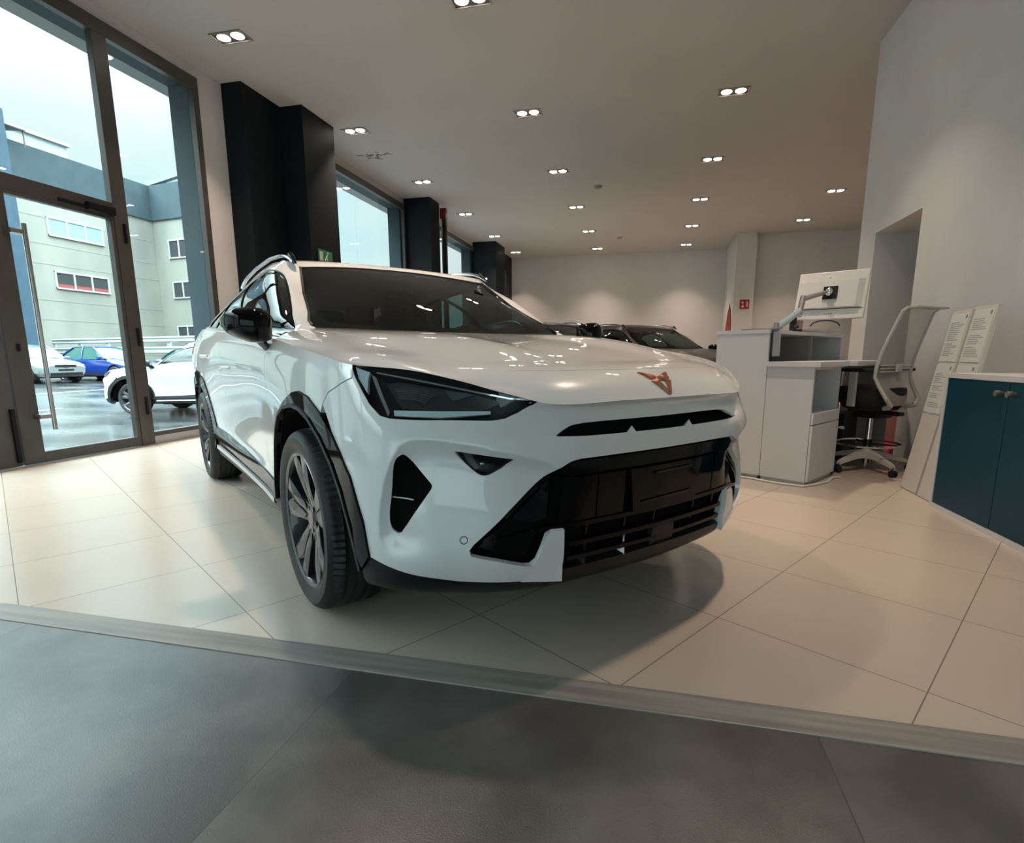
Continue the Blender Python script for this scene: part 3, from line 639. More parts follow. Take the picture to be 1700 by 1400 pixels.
    def strip(s, surf, line, w, off=0., th=.006):
        """raised moulding along a line on the surface"""
        A = np.array(line, float); P, N = sev(surf, A[:,0], A[:,1], off); k = len(P); W = np.array(w) if isinstance(w, (list, tuple)) else np.full(k, w)
        for i in range(k-1):
            t = P[i+1]-P[i]; t /= np.linalg.norm(t)+1e-9; b0 = np.cross(N[i], t); b1 = np.cross(N[i+1], t)
            a, b, c, d = P[i]-b0*W[i], P[i+1]-b1*W[i+1], P[i+1]+b1*W[i+1], P[i]+b0*W[i]
            T = [a+N[i]*th, b+N[i+1]*th, c+N[i+1]*th, d+N[i]*th]
            s.tri(T, [N[i], N[i+1], N[i+1], N[i]], [[0,1,2],[0,2,3]])
            s.tri([a, b, T[1], T[0]], [-b0]*4, [[0,1,2],[0,2,3]]); s.tri([d, c, T[2], T[3]], [b0]*4, [[0,1,2],[0,2,3]])
        return s
    def build(s, name, m, parent, mirror=False):
        v = np.array(s.v); n = np.array(s.n); f = s.f
        if mirror: v = v*[1,-1,1]; n = n*[1,-1,1]; f = [q[::-1] for q in f]
        me = bpy.data.meshes.new(name); me.from_pydata(v.tolist(), [], f); me.update()
        me.polygons.foreach_set('use_smooth', [True]*len(me.polygons))
        me.normals_split_custom_set_from_vertices([tuple(q) for q in n])
        me.materials.append(m); o = bpy.data.objects.new(name, me); COL.objects.link(o); o.parent = parent
        return o
def inv3(name, axes, tgt, g):
    """surface parameters where two of the coordinates take given values"""
    S = SURFS[name][0]; ku, kv = SURFS[name][1:]; u, v = g
    for _ in range(25):
        p = S(u, v)[list(axes)]; r = p-np.array(tgt); e = 1e-4
        J = np.stack([(S(u+e, v)-S(u-e, v))[list(axes)]/(2*e), (S(u, v+e)-S(u, v-e))[list(axes)]/(2*e)], 1)
        st = np.linalg.solve(J.T@J+1e-9*np.eye(2), -J.T@r)
        u = float(np.clip(u+np.clip(st[0], -.2, .2), ku[0], ku[-1])); v = float(np.clip(v+np.clip(st[1], -.2, .2), kv[0], kv[-1]))
    return (u, v)
def xz(x, z): return inv3('shell', (0,2), (x, z), (float(np.interp(-x, [-.4,2.9], [1.1,4.5])), float(np.interp(z, [.2,1.], [.22,.82]))))
def xzs(pts): return [xz(*p) for p in pts]
VM = SV[-1]
# ---------------------------------------------------------------- outlines on the surfaces
ARC = [(.505,.30),(.488,.43),(.442,.53),(.385,.605),(.30,.675),(.20,.727),(.10,.752),(0,.757),(-.12,.742),(-.23,.705),(-.33,.64),(-.40,.56),(-.44,.47),(-.45,.39),(-.45,.32)]
ARCO = [(.562,.36),(.552,.46),(.50,.585),(.437,.65),(.372,.703),(.29,.753),(.18,.797),(.07,.810),(0,.803),(-.09,.775),(-.17,.747),(-.25,.712),(-.347,.648),(-.418,.567),(-.460,.474),(-.472,.41),(-.476,.388)]
RARC = [(-2.24,.29),(-2.25,.40),(-2.275,.50),(-2.33,.59),(-2.42,.67),(-2.53,.72),(-2.66,.735),(-2.79,.72),(-2.92,.66),(-3.01,.57),(-3.07,.46),(-3.09,.34)]
RARCO = [(-2.15,.455),(-2.19,.52),(-2.24,.605),(-2.30,.69),(-2.38,.76),(-2.50,.81),(-2.66,.825),(-2.82,.80),(-2.97,.72),(-3.08,.61),(-3.14,.48),(-3.16,.36)]
SILT = [(-.476,.388),(-.834,.396),(-1.365,.421),(-1.75,.441),(-2.15,.455)]
SILB = [(-2.24,.375),(-1.76,.357),(-1.332,.342),(-.60,.332),(-.45,.328)]
arc, arco, rarc, rarco, silt, silb = map(xzs, (ARC, ARCO, RARC, RARCO, SILT, SILB))
HLO_LOW = [(.490,VM),(.498,.850),(.541,.803),(.578,.780),(.617,.772),(.762,.763),(.901,.753),(.929,.755),(.957,.778),(.971,.804),(.988,.842),(.994,.867),(.991,VM)]
GRT = [(0,.640),(.20,.640),(.364,.639),(.396,.634),(.438,.614),(.460,.598),(.571,.502),(.662,.411),(.674,.394),(.670,.378),(.643,.370),(.597,.359),(.522,.336),(.503,.335),(.489,.348),(.473,.391),(.460,.426),(.443,.435),(.404,.433)]
WEDGE_IN = [(.404,.433),(.402,.363),(.398,.273)]
WB = [(.398,.273),(.553,.284),(.702,.293),(.843,.320),(.931,.337),(.994,.351)]
SEAMF = [(1.003,.837),(1.034,.825),(1.102,.800),(1.180,.773),(1.234,.737)]
VENT = [(.874,.668),(.891,.657),(.901,.636),(.912,.573),(.922,.503),(.922,.468),(.915,.443),(.897,.433),(.877,.438),(.786,.566),(.783,.577),(.788,.585),(.864,.665)]
FOG = [(.725,.680),(.637,.669),(.550,.654),(.557,.645),(.623,.608),(.637,.605),(.649,.606),(.663,.614),(.721,.671)]
SLOT = [(.441,.710),(.387,.706),(.323,.703),(0,.701),(-.323,.703),(-.387,.706),(-.441,.710),(-.420,.723),(-.396,.735),(-.367,.747),(-.310,.752),(0,.752),(.310,.752),(.367,.747),(.396,.735),(.420,.723)]
def mirv(l): return [(p[0],-p[1])+tuple(p[2:]) for p in l]
def mir(l): return [(-p[0],)+tuple(p[1:]) for p in l]
# hood cut
_hc = [inv3('hood', (0,1), (x, -y), (g, .5)) for x, y, g in ((.725,.50,.14),(.63,.555,.2),(.52,.605,.28),(.305,.65,.5),(-.016,.70,.85),(-.25,.725,1.1),(-.375,.735,1.2))]
VTIP = float(np.interp(.490, SU[:7], HV))
HCL = [(.135, t) for t in (0,.1,.2,.3,.40)]+_hc
HEND = (HU[-1], HCL[-1][1])
car = empty('car', (-.64,2.38,0), math.radians(-40.3))
tag(car, 'large white crossover car with copper badge parked on the beige showroom tiles', 'car')
def body():
    # front bumper: whole width, plus the nose panel up to the bonnet edge
    sk = Skin()
    right = [(0,VM,0)]+[(float(u),VM,0) for u in (.22,.43)]+[(.490,VM,1)]+[p+(1,) for p in HLO_LOW[1:-1]]+[p+(1,) for p in SEAMF]
    k = min(range(len(arco)), key=lambda i: abs(arco[i][0]-SEAMF[-1][0]))
    right += [(p[0],p[1],1) for p in arco[:k][::-1]]
    right += [p+(1,) for p in WB[::-1]]+[p+(1,) for p in WEDGE_IN[::-1][1:]]+[p+(1,) for p in GRT[::-1][1:]]
    full = right+[(-p[0],p[1],right[i-1][2]) for i, p in list(enumerate(right))[::-1] if abs(p[0]) > 1e-6]
    holes = [VENT, FOG, mir(VENT), mir(FOG), SLOT]
    E0 = SCOOP_EDGE; T0 = np.gradient(E0, axis=0); N0 = np.stack([-T0[:,1], T0[:,0]], 1); N0 /= np.linalg.norm(N0, axis=1)[:,None]
    lns = []
    for dd_ in (-.006,.0,.002,.007,.014,.024,.034,.044,.054):
        l_ = [tuple(p) for p in E0-N0*dd_*1.0]; l_ = l_+l_[::-1][1:]; lns += [l_[:len(E0)], [(-p[0],p[1]) for p in l_[:len(E0)]]]
    sk.patch('shell', full, [chaikin(h, 1) for h in holes], fl=.02, hfl=.010, step=.018, gap=.0016, lines=lns)
    npl = [(0,0,0)]+[(0,float(v),0) for v in (.21,.42)]+[(0,VTIP,0)]+[_hc[0]+(1,)]+[(.135,t,1) for t in (.40,.3,.2,.1,0)]
    npf = npl+[(p[0],-p[1],npl[i-1][2]) for i, p in list(enumerate(npl))[::-1] if abs(p[1]) > 1e-6]
    sk.patch('hood', npf, fl=.015, step=.025)
    b = sk.build('front_bumper', CAR_WHITE, car)
    # bonnet
    sk = Skin(); h = [(p[0],p[1],1) for p in HCL]+[HEND+(1,)]
    hf = h+[(p[0],-p[1],1) for p in h[::-1] if abs(p[1]) > 1e-6]
    sk.patch('hood', hf, fl=.02, step=.035); hd = sk.build('bonnet', CAR_WHITE, car)
    # wings, doors, rear quarter, cabin side: right and left
    fen = [(.991,VM,0),(.994,.867,0)]+[p+(1,) for p in SEAMF]
    k = min(range(len(arco)), key=lambda i: abs(arco[i][0]-SEAMF[-1][0]))
    i2 = len(arco)-1
    dA = lambda z: xz(-.492+(z-.35)*.03, z)
    seamA = [dA(z) for z in (.39,.45,.55,.65,.75,.85,.93)]
    uA = float(shell_u_at_x(-.465))
    fen += [(p[0],p[1],1) for p in arco[k:i2+1]]+[(p[0],p[1],1) for p in seamA[:-1]]+[(seamA[-1][0],seamA[-1][1],1)]+[(uA,VM,0)]
    ftop = [(0.,VTIP,0)]+[(0.,float(v),0) for v in (.57,.70,.82)]+[(0,.91,0)]+[(float(u),.91,0) for u in HU[1:]]+[(HU[-1],HCL[-1][1],1)]+[(p[0],p[1],1) for p in HCL[::-1] if p[1] > .41 and p != HCL[-1]]
    ftop[-1] = (ftop[-1][0], ftop[-1][1], 0)
    sB = [xz(-1.60+(z-.40)*-.02-(.10 if z > .8 else .10*max(0, (z-.4)/.4)), z) for z in (.41,.5,.6,.7,.8,.9,.98)]
    uB = float(shell_u_at_x(-1.72))
    kk = 2
    fd = [(uA,VM,1)]+[(p[0],p[1],1) for p in seamA[::-1]]+[(silt[0][0],silt[0][1],1),(silt[1][0],silt[1][1],1),(silt[2][0],silt[2][1],1)]+[(p[0],p[1],1) for p in sB]+[(uB,VM,0)]
    uC = float(shell_u_at_x(-2.52))
    sC = [xz(x, z) for x, z in ((-2.40,.745),(-2.44,.83),(-2.49,.92),(-2.51,1.0))]
    rd = [(uB,VM,1)]+[(p[0],p[1],1) for p in sB[::-1]]+[(silt[3][0],silt[3][1],1)]+[(p[0],p[1],1) for p in rarco[:5]]+[(p[0],p[1],1) for p in sC]+[(uC,VM,0)]
    UE = SU[-1]
    rq = [(uC,VM,1)]+[(p[0],p[1],1) for p in sC[::-1]]+[(p[0],p[1],1) for p in rarco[5:]]+[(4.62,.33,1),(4.825,.30,1),(5.1,.30,1),(UE,.30,1),(UE,VM,0)]
    handle_front, handle_rear = (-1.43,.862), (-2.20,.925)
    TAIL = [(UE,.74),(5.1,.745),(4.80,.76),(4.62,.80),(4.64,.82),(4.80,.81),(5.1,.79),(UE,.785)]
    out = {}
    for mi in (False, True):
        s1 = Skin().patch('shell', fen, fl=.02, step=.03); s1.patch('hood', ftop, fl=.015, step=.03); f1 = s1.build('front_wing', CAR_WHITE, car, mi)
        s2 = Skin().patch('shell', fd, fl=.018, step=.035); d1 = s2.build('front_door', CAR_WHITE, car, mi)
        s3 = Skin().patch('shell', rd, fl=.018, step=.035); d2 = s3.build('rear_door', CAR_WHITE, car, mi)
        s4 = Skin().patch('shell', rq, fl=.018, step=.04); q = s4.build('rear_quarter', CAR_WHITE, car, mi)
        s7 = Skin().patch('shell', TAIL, off=.004, fl=.01, step=.05); s7.build('tail_light', mat('tail_red', (.35,.01,.01), .1, coat=1) if not mi else bpy.data.materials['tail_red'], car, mi)
        # cabin side with window opening
        SD0, SD1 = 0., _side0.ut[-1]; T = _side0.vt[-1]
        DLO = [(.085,.03),(.40,.035),(1.0,.035),(1.6,.035),(2.12,.045),(2.17,.09),(2.10,.19),(1.95,.30),(1.72,.385),(1.35,.452),(.9,.475),(.45,.483),(.20,.485),(.115,.478),(.085,.44),(.075,.30),(.072,.15)]
        s5 = Skin().patch('side', [(0,0,0),(SD1,0,0),(SD1,T,0),(0,T,0)], [chaikin(DLO,1)], fl=0, hfl=.012, step=.05, gap=0); s5.build('roof_pillars', CAR_WHITE, car, mi)
        s6 = Skin(); fr_o = chaikin(DLO, 1)
        W1 = [(.100,.055),(.45,.062),(.80,.062),(.83,.10),(.90,.25),(.97,.44),(.60,.455),(.24,.462),(.15,.462),(.105,.43),(.090,.30),(.088,.12)]
        W2 = [(.89,.062),(1.65,.062),(1.60,.20),(1.50,.33),(1.42,.405),(1.05,.440),(1.00,.40),(.93,.22)]
        W3 = [(1.74,.07),(2.06,.075),(2.09,.11),(2.0,.20),(1.86,.30),(1.62,.375),(1.66,.28),(1.71,.17)]
        s6.patch('side', fr_o, [W1, W2, W3], off=-.006, fl=0, hfl=.01, step=.06, gap=0); wf = s6.build('window_trim', GLOSS_BLACK, car, mi)
        for W in (W1, W2, W3):
            Skin().patch('side', W, off=-.012, fl=0, step=.06, gap=-.004).build('side_window', SIDE_GLASS, car, mi)
        Skin().strip('side', [(t,.045) for t in np.linspace(.08,2.1,30)], .006, .0, .004).build('window_sill_trim', CHROME, car, mi)
        # arches and sill
        A = Skin().patch('shell', [(p[0],p[1],1) for p in arco]+[(p[0],p[1],1) for p in arc[::-1]], off=.007, fl=.02, step=.02, gap=0); A.build('wheel_arch_trim', GLOSS_BLACK, car, mi)
        A = Skin().patch('shell', [(p[0],p[1],1) for p in rarco]+[(p[0],p[1],1) for p in rarc[::-1]], off=.007, fl=.02, step=.02, gap=0); A.build('wheel_arch_trim', GLOSS_BLACK, car, mi)
        lp = Skin(); lp.strip('shell', arc, .006, .0, .012); lp.build('arch_lip', SATIN_BLACK, car, mi)
        A = Skin().patch('shell', [(p[0],p[1],1) for p in silt]+[(p[0],p[1],1) for p in silb], off=.006, fl=.02, step=.04, gap=0); A.build('sill_trim', GLOSS_BLACK, car, mi)
        zs = [xz(x, .300+.012*(-x-.5)) for x in np.linspace(-.50,-2.16,24)]
        A = Skin().patch('shell', [(p[0],p[1],1) for p in silb]+[(p[0],p[1],1) for p in xzs([(-.45,.225),(-1.3,.225),(-2.24,.225)])], off=-.012, fl=.01, step=.05, gap=0); A.build('sill_lower', SATIN_BLACK, car, mi)
        Skin().strip('shell', zs, .012, -.004, .014).build('sill_blade', BLADE, car, mi)
        # door handles
        for nm, (hx, hz), dr in (('door_handle', handle_front, d1), ('door_handle', handle_rear, d2)):
            u, v = xz(hx, hz); P, N = sev('shell', u, v)
            mb = MB(); t = Vector((1,0,.03)).normalized(); n = Vector(N); w = n.cross(t)
            secs = []
            for k in range(13):
                a = -1+2*k/12; c = Vector(P)+t*(a*.10)+n*(.030*(1-a**4)+.002); r = .013*(1-.45*a*a)
                secs.append([tuple(c+w*(r*math.cos(q))+n*(.008*math.sin(q))) for q in [2*PI*j/10 for j in range(10)]])
            mb.loft(secs); o = mb.build(nm, CAR_WHITE, dr)
            if mi:
                for vv in o.data.vertices: vv.co.y *= -1
                o.data.flip_normals()
    Skin().patch('roof', [(0,-_roof0.vt[-1],0),(_roof0.ut[-1],-_roof0.vt[-1],0),(_roof0.ut[-1],_roof0.vt[-1],0),(0,_roof0.vt[-1],0)], fl=0, gap=0, step=.06).build('roof', CAR_WHITE, car)
    wse = _ws0.vt[-1]; wsu = _ws0.ut[-1]
    wr = [(0,.585),(.03,.606),(.10,.628),(.22,.648),(.35,.660),(.50,wse),(wsu,wse)]
    wo = wr+mirv(wr)[::-1]
    hole = [(.05,0),(.05,.30),(.045,.50),(.07,.55),(.12,.585),(.24,.610),(.45,.625),(.70,.622),(.80,.60),(.81,.50),(.81,.12),(.74,.10),(.72,0)]
    hole = hole+mirv(hole)[::-1][1:-1]
    Skin().patch('ws', wo, [hole], off=-.006, fl=0, gap=.001, step=.05).build('windscreen_surround', mat('black_frit', (.012,.012,.012), .12, spec=.5), car)
    Skin().patch('ws', wo, off=-.004, fl=0, gap=.003, step=.05).build('windscreen', WS_GLASS, car)
    for sg in (1,-1):
        Skin().patch('ws', [(p[0],sg*p[1],0) for p in wr[:6]]+[(.3,sg*wse,0),(.12,sg*wse,0),(0,sg*wse,0)], fl=0, gap=0, step=.05).build('pillar_foot', CAR_WHITE, car)
        Skin().strip('ws', [(p[0],sg*(p[1]-.004)) for p in wr[1:]], .0055, -.002, .006).build('pillar_seal', SATIN_BLACK, car)
    # rear window and tailgate top
    mb = MB(); a = _roof0(_roof0.ut[-1], np.linspace(0,_roof0.vt[-1],9)); b = _side0(_side0.ut[-1], _side0.vt[::-1]); c = _shell0(np.linspace(SU[16],SU[20],24), np.full(24, VM))
    top = [tuple(p) for p in a]+[tuple(p) for p in b[1:]]
    tl = np.array(top); ct = c[::-1]
    T_ = np.linspace(0,1,40); ti = np.linspace(0,1,len(tl)); ci = np.linspace(0,1,len(ct))
    TT = np.stack([np.interp(T_, ti, tl[:,k]) for k in range(3)], 1); CC = np.stack([np.interp(T_, ci, ct[:,k]) for k in range(3)], 1)
    for sgn in (1,-1):
        for part, f0, f1, m_ in (('rear_window', .06, .82, SIDE_GLASS), ('tailgate', .82, 1., CAR_WHITE), ('tailgate_edge', 0, .06, CAR_WHITE)):
            secs = []
            for f in np.linspace(f0, f1, 6): secs.append([tuple((TT[i]*(1-f)+CC[i]*f)*[1,sgn,1]) for i in range(40)])
            m2 = MB(); m2.loft(secs, False, closed=False); m2.build(part, m_, car)
    # nose lip under the bumper and in the middle
    lip = [(1.06,.215),(1.052,.335),(.994,.348),(.93,.333),(.843,.316),(.702,.289),(.553,.280),(.408,.273),(.388,.300),(0,.305)]
    lip = lip+[(-p[0],p[1]) for p in lip[::-1][1:]]
    Skin().patch('shell', [(p[0],p[1],1) for p in lip], off=-.004, fl=.065, step=.03, gap=0).build('front_lip', SATIN_BLACK, car)
body()
def grille():
    o = [(p[0],p[1],1) for p in GRT]+[(.402,.36,1),(.398,.28,1),(.36,.27,1),(0,.27,1)]
    full = o+[(-p[0],p[1],1) for p in o[::-1] if abs(p[0]) > 1e-6]
    g = Skin().patch('shell', full, off=-.055, fl=0, step=.04, gap=-.03).build('grille', MATT_BLACK, car)
    # gloss panels of the upper and lower grille, split by thin joints
    def P(poly, off, fl=.012): return Skin().patch('shell', poly, off=off, fl=fl, step=.03, gap=.0015)
    rows = [
      [(-.40,.588),(.40,.588),(.405,.628),(-.405,.628)],
    ]
    P([(.42,.590),(.42,.612),(.386,.633),(0,.635),(-.386,.633),(-.42,.612),(-.42,.590)], -.012).build('grille_panel', GRILLE_BLACK, g)
    for a, b in ((-.42,-.30),(-.297,-.20),(.17,.28),(.283,.42)):
        P([(a,.445),(b,.440),(b,.583),(a,.583)], -.018).build('grille_panel', GRILLE_BLACK, g)
    P([(-.19,.43),(.135,.437),(.16,.585),(-.19,.585)], -.010, .02).build('number_plate_mount', GRILLE_BLACK, g)
    Skin().strip('shell', [(.05,.560),(-.02,.563),(-.14,.562)], .0035, -.008, .004).build('mount_slot', SATIN_BLACK, g)
    Skin().strip('shell', [(.10,.470),(-.02,.474),(-.15,.476)], .0035, -.008, .004).build('mount_slot', SATIN_BLACK, g)
    for v in (.437,.378,.330):
        Skin().strip('shell', [(t, v) for t in np.linspace(-.45 if v > .43 else -.38, .45 if v > .43 else .38, 30)], .007, -.03, .018).build('grille_bar', GRILLE_BLACK, g)
    for u in (-.33,-.20,.02,.155,.31):
        Skin().strip('shell', [(u,.43),(u,.30)], .004, -.035, .014).build('grille_bar', GRILLE_BLACK, g)
    for sg in (1,-1):
        for pts in ([(.44,.60),(.58,.48)],[(.45,.56),(.64,.41)],[(.44,.44),(.62,.41)]):
            Skin().strip('shell', [(sg*p[0],p[1]) for p in np.linspace(pts[0],pts[1],12)], .006, -.035, .014).build('grille_bar', GRILLE_BLACK, g)
        # inner corner panel, gloss
        Skin().patch('shell', [(sg*.445,.586),(sg*.481,.557),(sg*.562,.482),(sg*.657,.391),(sg*.603,.371),(sg*.527,.349),(sg*.501,.358),(sg*.476,.432),(sg*.45,.452)], off=-.034, fl=.01, step=.03, gap=.002).build('grille_panel', GRILLE_BLACK, g)
    P([(.035,.377),(-.080,.368),(-.090,.298),(.033,.301)], -.012, .02).build('radar_cover', mat('radar_grey', (.022,.021,.019), .4, spec=.2), g)
    for u in (.155,.315):
        mb = MB(); p, n = sev('shell', u, .30, -.03); q, n2 = sev('shell', u-.012, .362, -.03)
        p = Vector(p); q = Vector(q); n = Vector(n)
        mb.add([tuple(p+Vector((0,.010,0))), tuple(p-Vector((0,.010,0))), tuple(p+n*.028), tuple(q)], [(0,1,2),(0,2,3),(2,1,3),(1,0,3)]); mb.build('grille_fin', CAR_WHITE if u < .2 else SATIN_BLACK, g)
    # slot behind the bonnet edge, with two pointed fins
    sb = Skin().patch('shell', SLOT, off=-.03, fl=0, step=.05, gap=-.02).build('upper_slot', MATT_BLACK, car)
    for u in (.165,-.108):
        a, n = sev('shell', u, .716, .0); b, _ = sev('shell', u-.028, .672, .0015); a = Vector(a); b = Vector(b); n = Vector(n)
        mb = MB(); w = Vector((0,.016,0)); l, _ = sev('shell', u+.022, .700); r_, _ = sev('shell', u-.022, .700)
        mb.add([tuple(a+n*.012), tuple(Vector(l)-n*.001), tuple(b), tuple(Vector(r_)-n*.001), tuple(a-n*.02)], [(0,1,2),(0,2,3),(0,4,1),(0,3,4)]); mb.build('slot_fin', CAR_WHITE, sb)
grille()
def lamps():
    for mi in (False, True):
        O = [(.991,VM)]+[(float(u),VM) for u in np.linspace(.96,.490,12)]+HLO_LOW[1:-1]
        O = [(p[0],p[1]) for p in O]
        bk = Skin().patch('shell', O, off=-.045, fl=0, step=.04, gap=-.001)
        A = np.array([p[:2] for p in densify([(p[0],p[1],1) for p in O], .02)]); P0, N0 = sev('shell', A[:,0], A[:,1], -.001); P1, _ = sev('shell', A[:,0], A[:,1], -.045)
        for i in range(len(A)):
            j = (i+1) % len(A); nn = -np.cross(P0[j]-P0[i], N0[i]); nn /= np.linalg.norm(nn)+1e-9
            bk.tri([P0[i],P0[j],P1[j],P1[i]], [nn]*4, [[0,1,2],[0,2,3]])
        h = bk.build('headlight', mat('lamp_housing', (.006,.007,.008), .25) if not mi else bpy.data.materials['lamp_housing'], car, mi)
        Skin().patch('shell', O, off=-.002, fl=.006, step=.03, gap=.002).build('lens', LENS, h, mi)
        # black border and inner pieces
        def isl(name, pts, off, m_, fl=.01): return Skin().patch('shell', pts, off=off, fl=fl, step=.03, gap=0).build(name, m_, h, mi)
        isl('bezel', [(.96,VM-.002),(.490,VM-.002),(.503,.878),(.600,.867),(.781,.863),(.929,.869)], -.012, GLOSS_BLACK)
        isl('light_strip', [(.892,.774),(.763,.789),(.621,.809),(.621,.797),(.762,.772),(.892,.762)], -.012, DRL)
        isl('reflector_panel', [(.915,.850),(.882,.859),(.680,.858),(.581,.852),(.660,.806),(.879,.789)], -.036, mat('lamp_inner', (.07,.075,.08), .3, metal=.6) if not mi else bpy.data.materials['lamp_inner'])
        isl('side_reflector', [(.987,.878),(.942,.867),(.950,.849),(.963,.805),(.983,.841)], -.010, DRL)
        isl('light_guide', [(.939,.860),(.928,.854),(.915,.799),(.903,.768),(.910,.757),(.924,.792),(.935,.834)], -.010, CHROME)
        Skin().strip('shell', [(.924,.867),(.796,.860),(.680,.861),(.567,.864),(.512,.872)], .0022, -.012, .004).build('accent_line', CHROME, h, mi)
        isl('cover', [(.758,.851),(.672,.856),(.733,.828)], -.022, mat('lamp_grey', (.10,.108,.112), .35) if not mi else bpy.data.materials['lamp_grey'])
        for k in range(5):
            a = .886-.002*k; v = .833-.0055*k; b = .781+.006*k
            Skin().strip('shell', [(a,v),((a+b)/2,v+.003),(b,v)], .0013, -.024, .006).build('louvre', bpy.data.materials['lamp_grey'], h, mi)
        # outer vent and fog lamp
        V = Skin().patch('shell', chaikin(VENT,1), off=-.009, fl=0, step=.03, gap=-.003).build('side_vent', MATT_BLACK, car, mi)
        Skin().strip('shell', [(.913,.540),(.879,.537),(.846,.534)], .0016, -.008, .003).build('vent_vane', BLADE, V, mi)
        F = Skin().patch('shell', chaikin(FOG,1), off=-.026, fl=0, step=.03, gap=-.008).build('fog_light', MATT_BLACK, car, mi)
        Skin().patch('shell', chaikin(FOG,1), off=-.010, fl=0, step=.03, gap=.001).build('lens', LENS, F, mi)
        p, n = sev('shell', .647, .639, -.02); mb = MB(); mb.sphere((0,0,0), (.006,.009,.007)); o = mb.build('bulb', CHROME, F); o.location = p*np.array([1, -1 if mi else 1, 1])
        Skin().patch('shell', [(.710,.670),(.681,.638),(.667,.621),(.657,.628),(.681,.663)], off=-.018, fl=.004, step=.03, gap=0).build('reflector', bpy.data.materials['lamp_grey'], F, mi)
        # parking sensor: a fine ring
        p, n = sev('shell', .690, .425, .0005); z = Vector(n); x = z.orthogonal().normalized(); y = z.cross(x)
        mb = MB(); mb.tube([tuple(Vector(p)+x*(.0105*math.cos(a))+y*(.0105*math.sin(a))) for a in [2*PI*k/24 for k in range(25)]], .0012, 6, cap=False)
        o = mb.build('parking_sensor', SATIN_BLACK, car)
        if mi: o.scale = (1,-1,1)
lamps()
# front bumper blades beside the grille: raised wedges
def wedges():
    for mi in (False, True):
        top = [(.466,.434),(.425,.432)]; 
        P = lambda u, v, off: sev('shell', u, v, off)[0]
        a = P(.447,.436,-.010); b = P(.405,.434,-.006); c = P(.399,.277,.018); d = P(.527,.284,.003); e = P(.503,.335,.002)
        k = -np.array([.05,0,0]); bl = b+k*1.2; cl = c+k*1.5
        mb = MB(); bl = b+k*.25; cl = c+k*1.2; V_ = [a,b,c,d,e,bl,cl,a+k*.15]
        V_ = [tuple(q*np.array([1, -1 if mi else 1, 1])) for q in V_]
        mb.add(V_, [(0,1,2),(0,2,4),(4,2,3),(1,5,6),(1,6,2),(0,7,5),(0,5,1),(2,6,3)]); mb.build('bumper_blade', CAR_WHITE, car)
wedges()
# badge: copper emblem lying on the nose panel
def badge():
    mb = MB()
    def W(q, h): P, N = sev('hood', q[1], q[0], h); return tuple(P)
    for s in (1,-1):
        for poly in ([(.072,.108),(.064,.1085),(.008,.087),(.012,.0785),(.040,.0735),(.048,.0735)],
                     [(.047,.0645),(.014,.0775),(.016,.066),(0,.021),(0,.009),(.006,.011),(.042,.058)],
                     [(0,.084),(.008,.087),(.014,.0775),(.016,.066),(0,.068)]):
            poly = [(q[0]*s, q[1]) for q in poly]; k = len(poly); c = (sum(q[0] for q in poly)/k, sum(q[1] for q in poly)/k)
            inn = [(c[0]+(q[0]-c[0])*.62, c[1]+(q[1]-c[1])*.62) for q in poly]
            mb.add([W(q,-.001) for q in poly]+[W(q,.0035) for q in poly]+[W(q,.0068) for q in inn], [(i,(i+1)%k,k+(i+1)%k,k+i) for i in range(k)]+[(k+i,k+(i+1)%k,2*k+(i+1)%k,2*k+i) for i in range(k)]+[tuple(range(2*k,3*k))])
    mb.build('badge', COPPER, car)
badge()
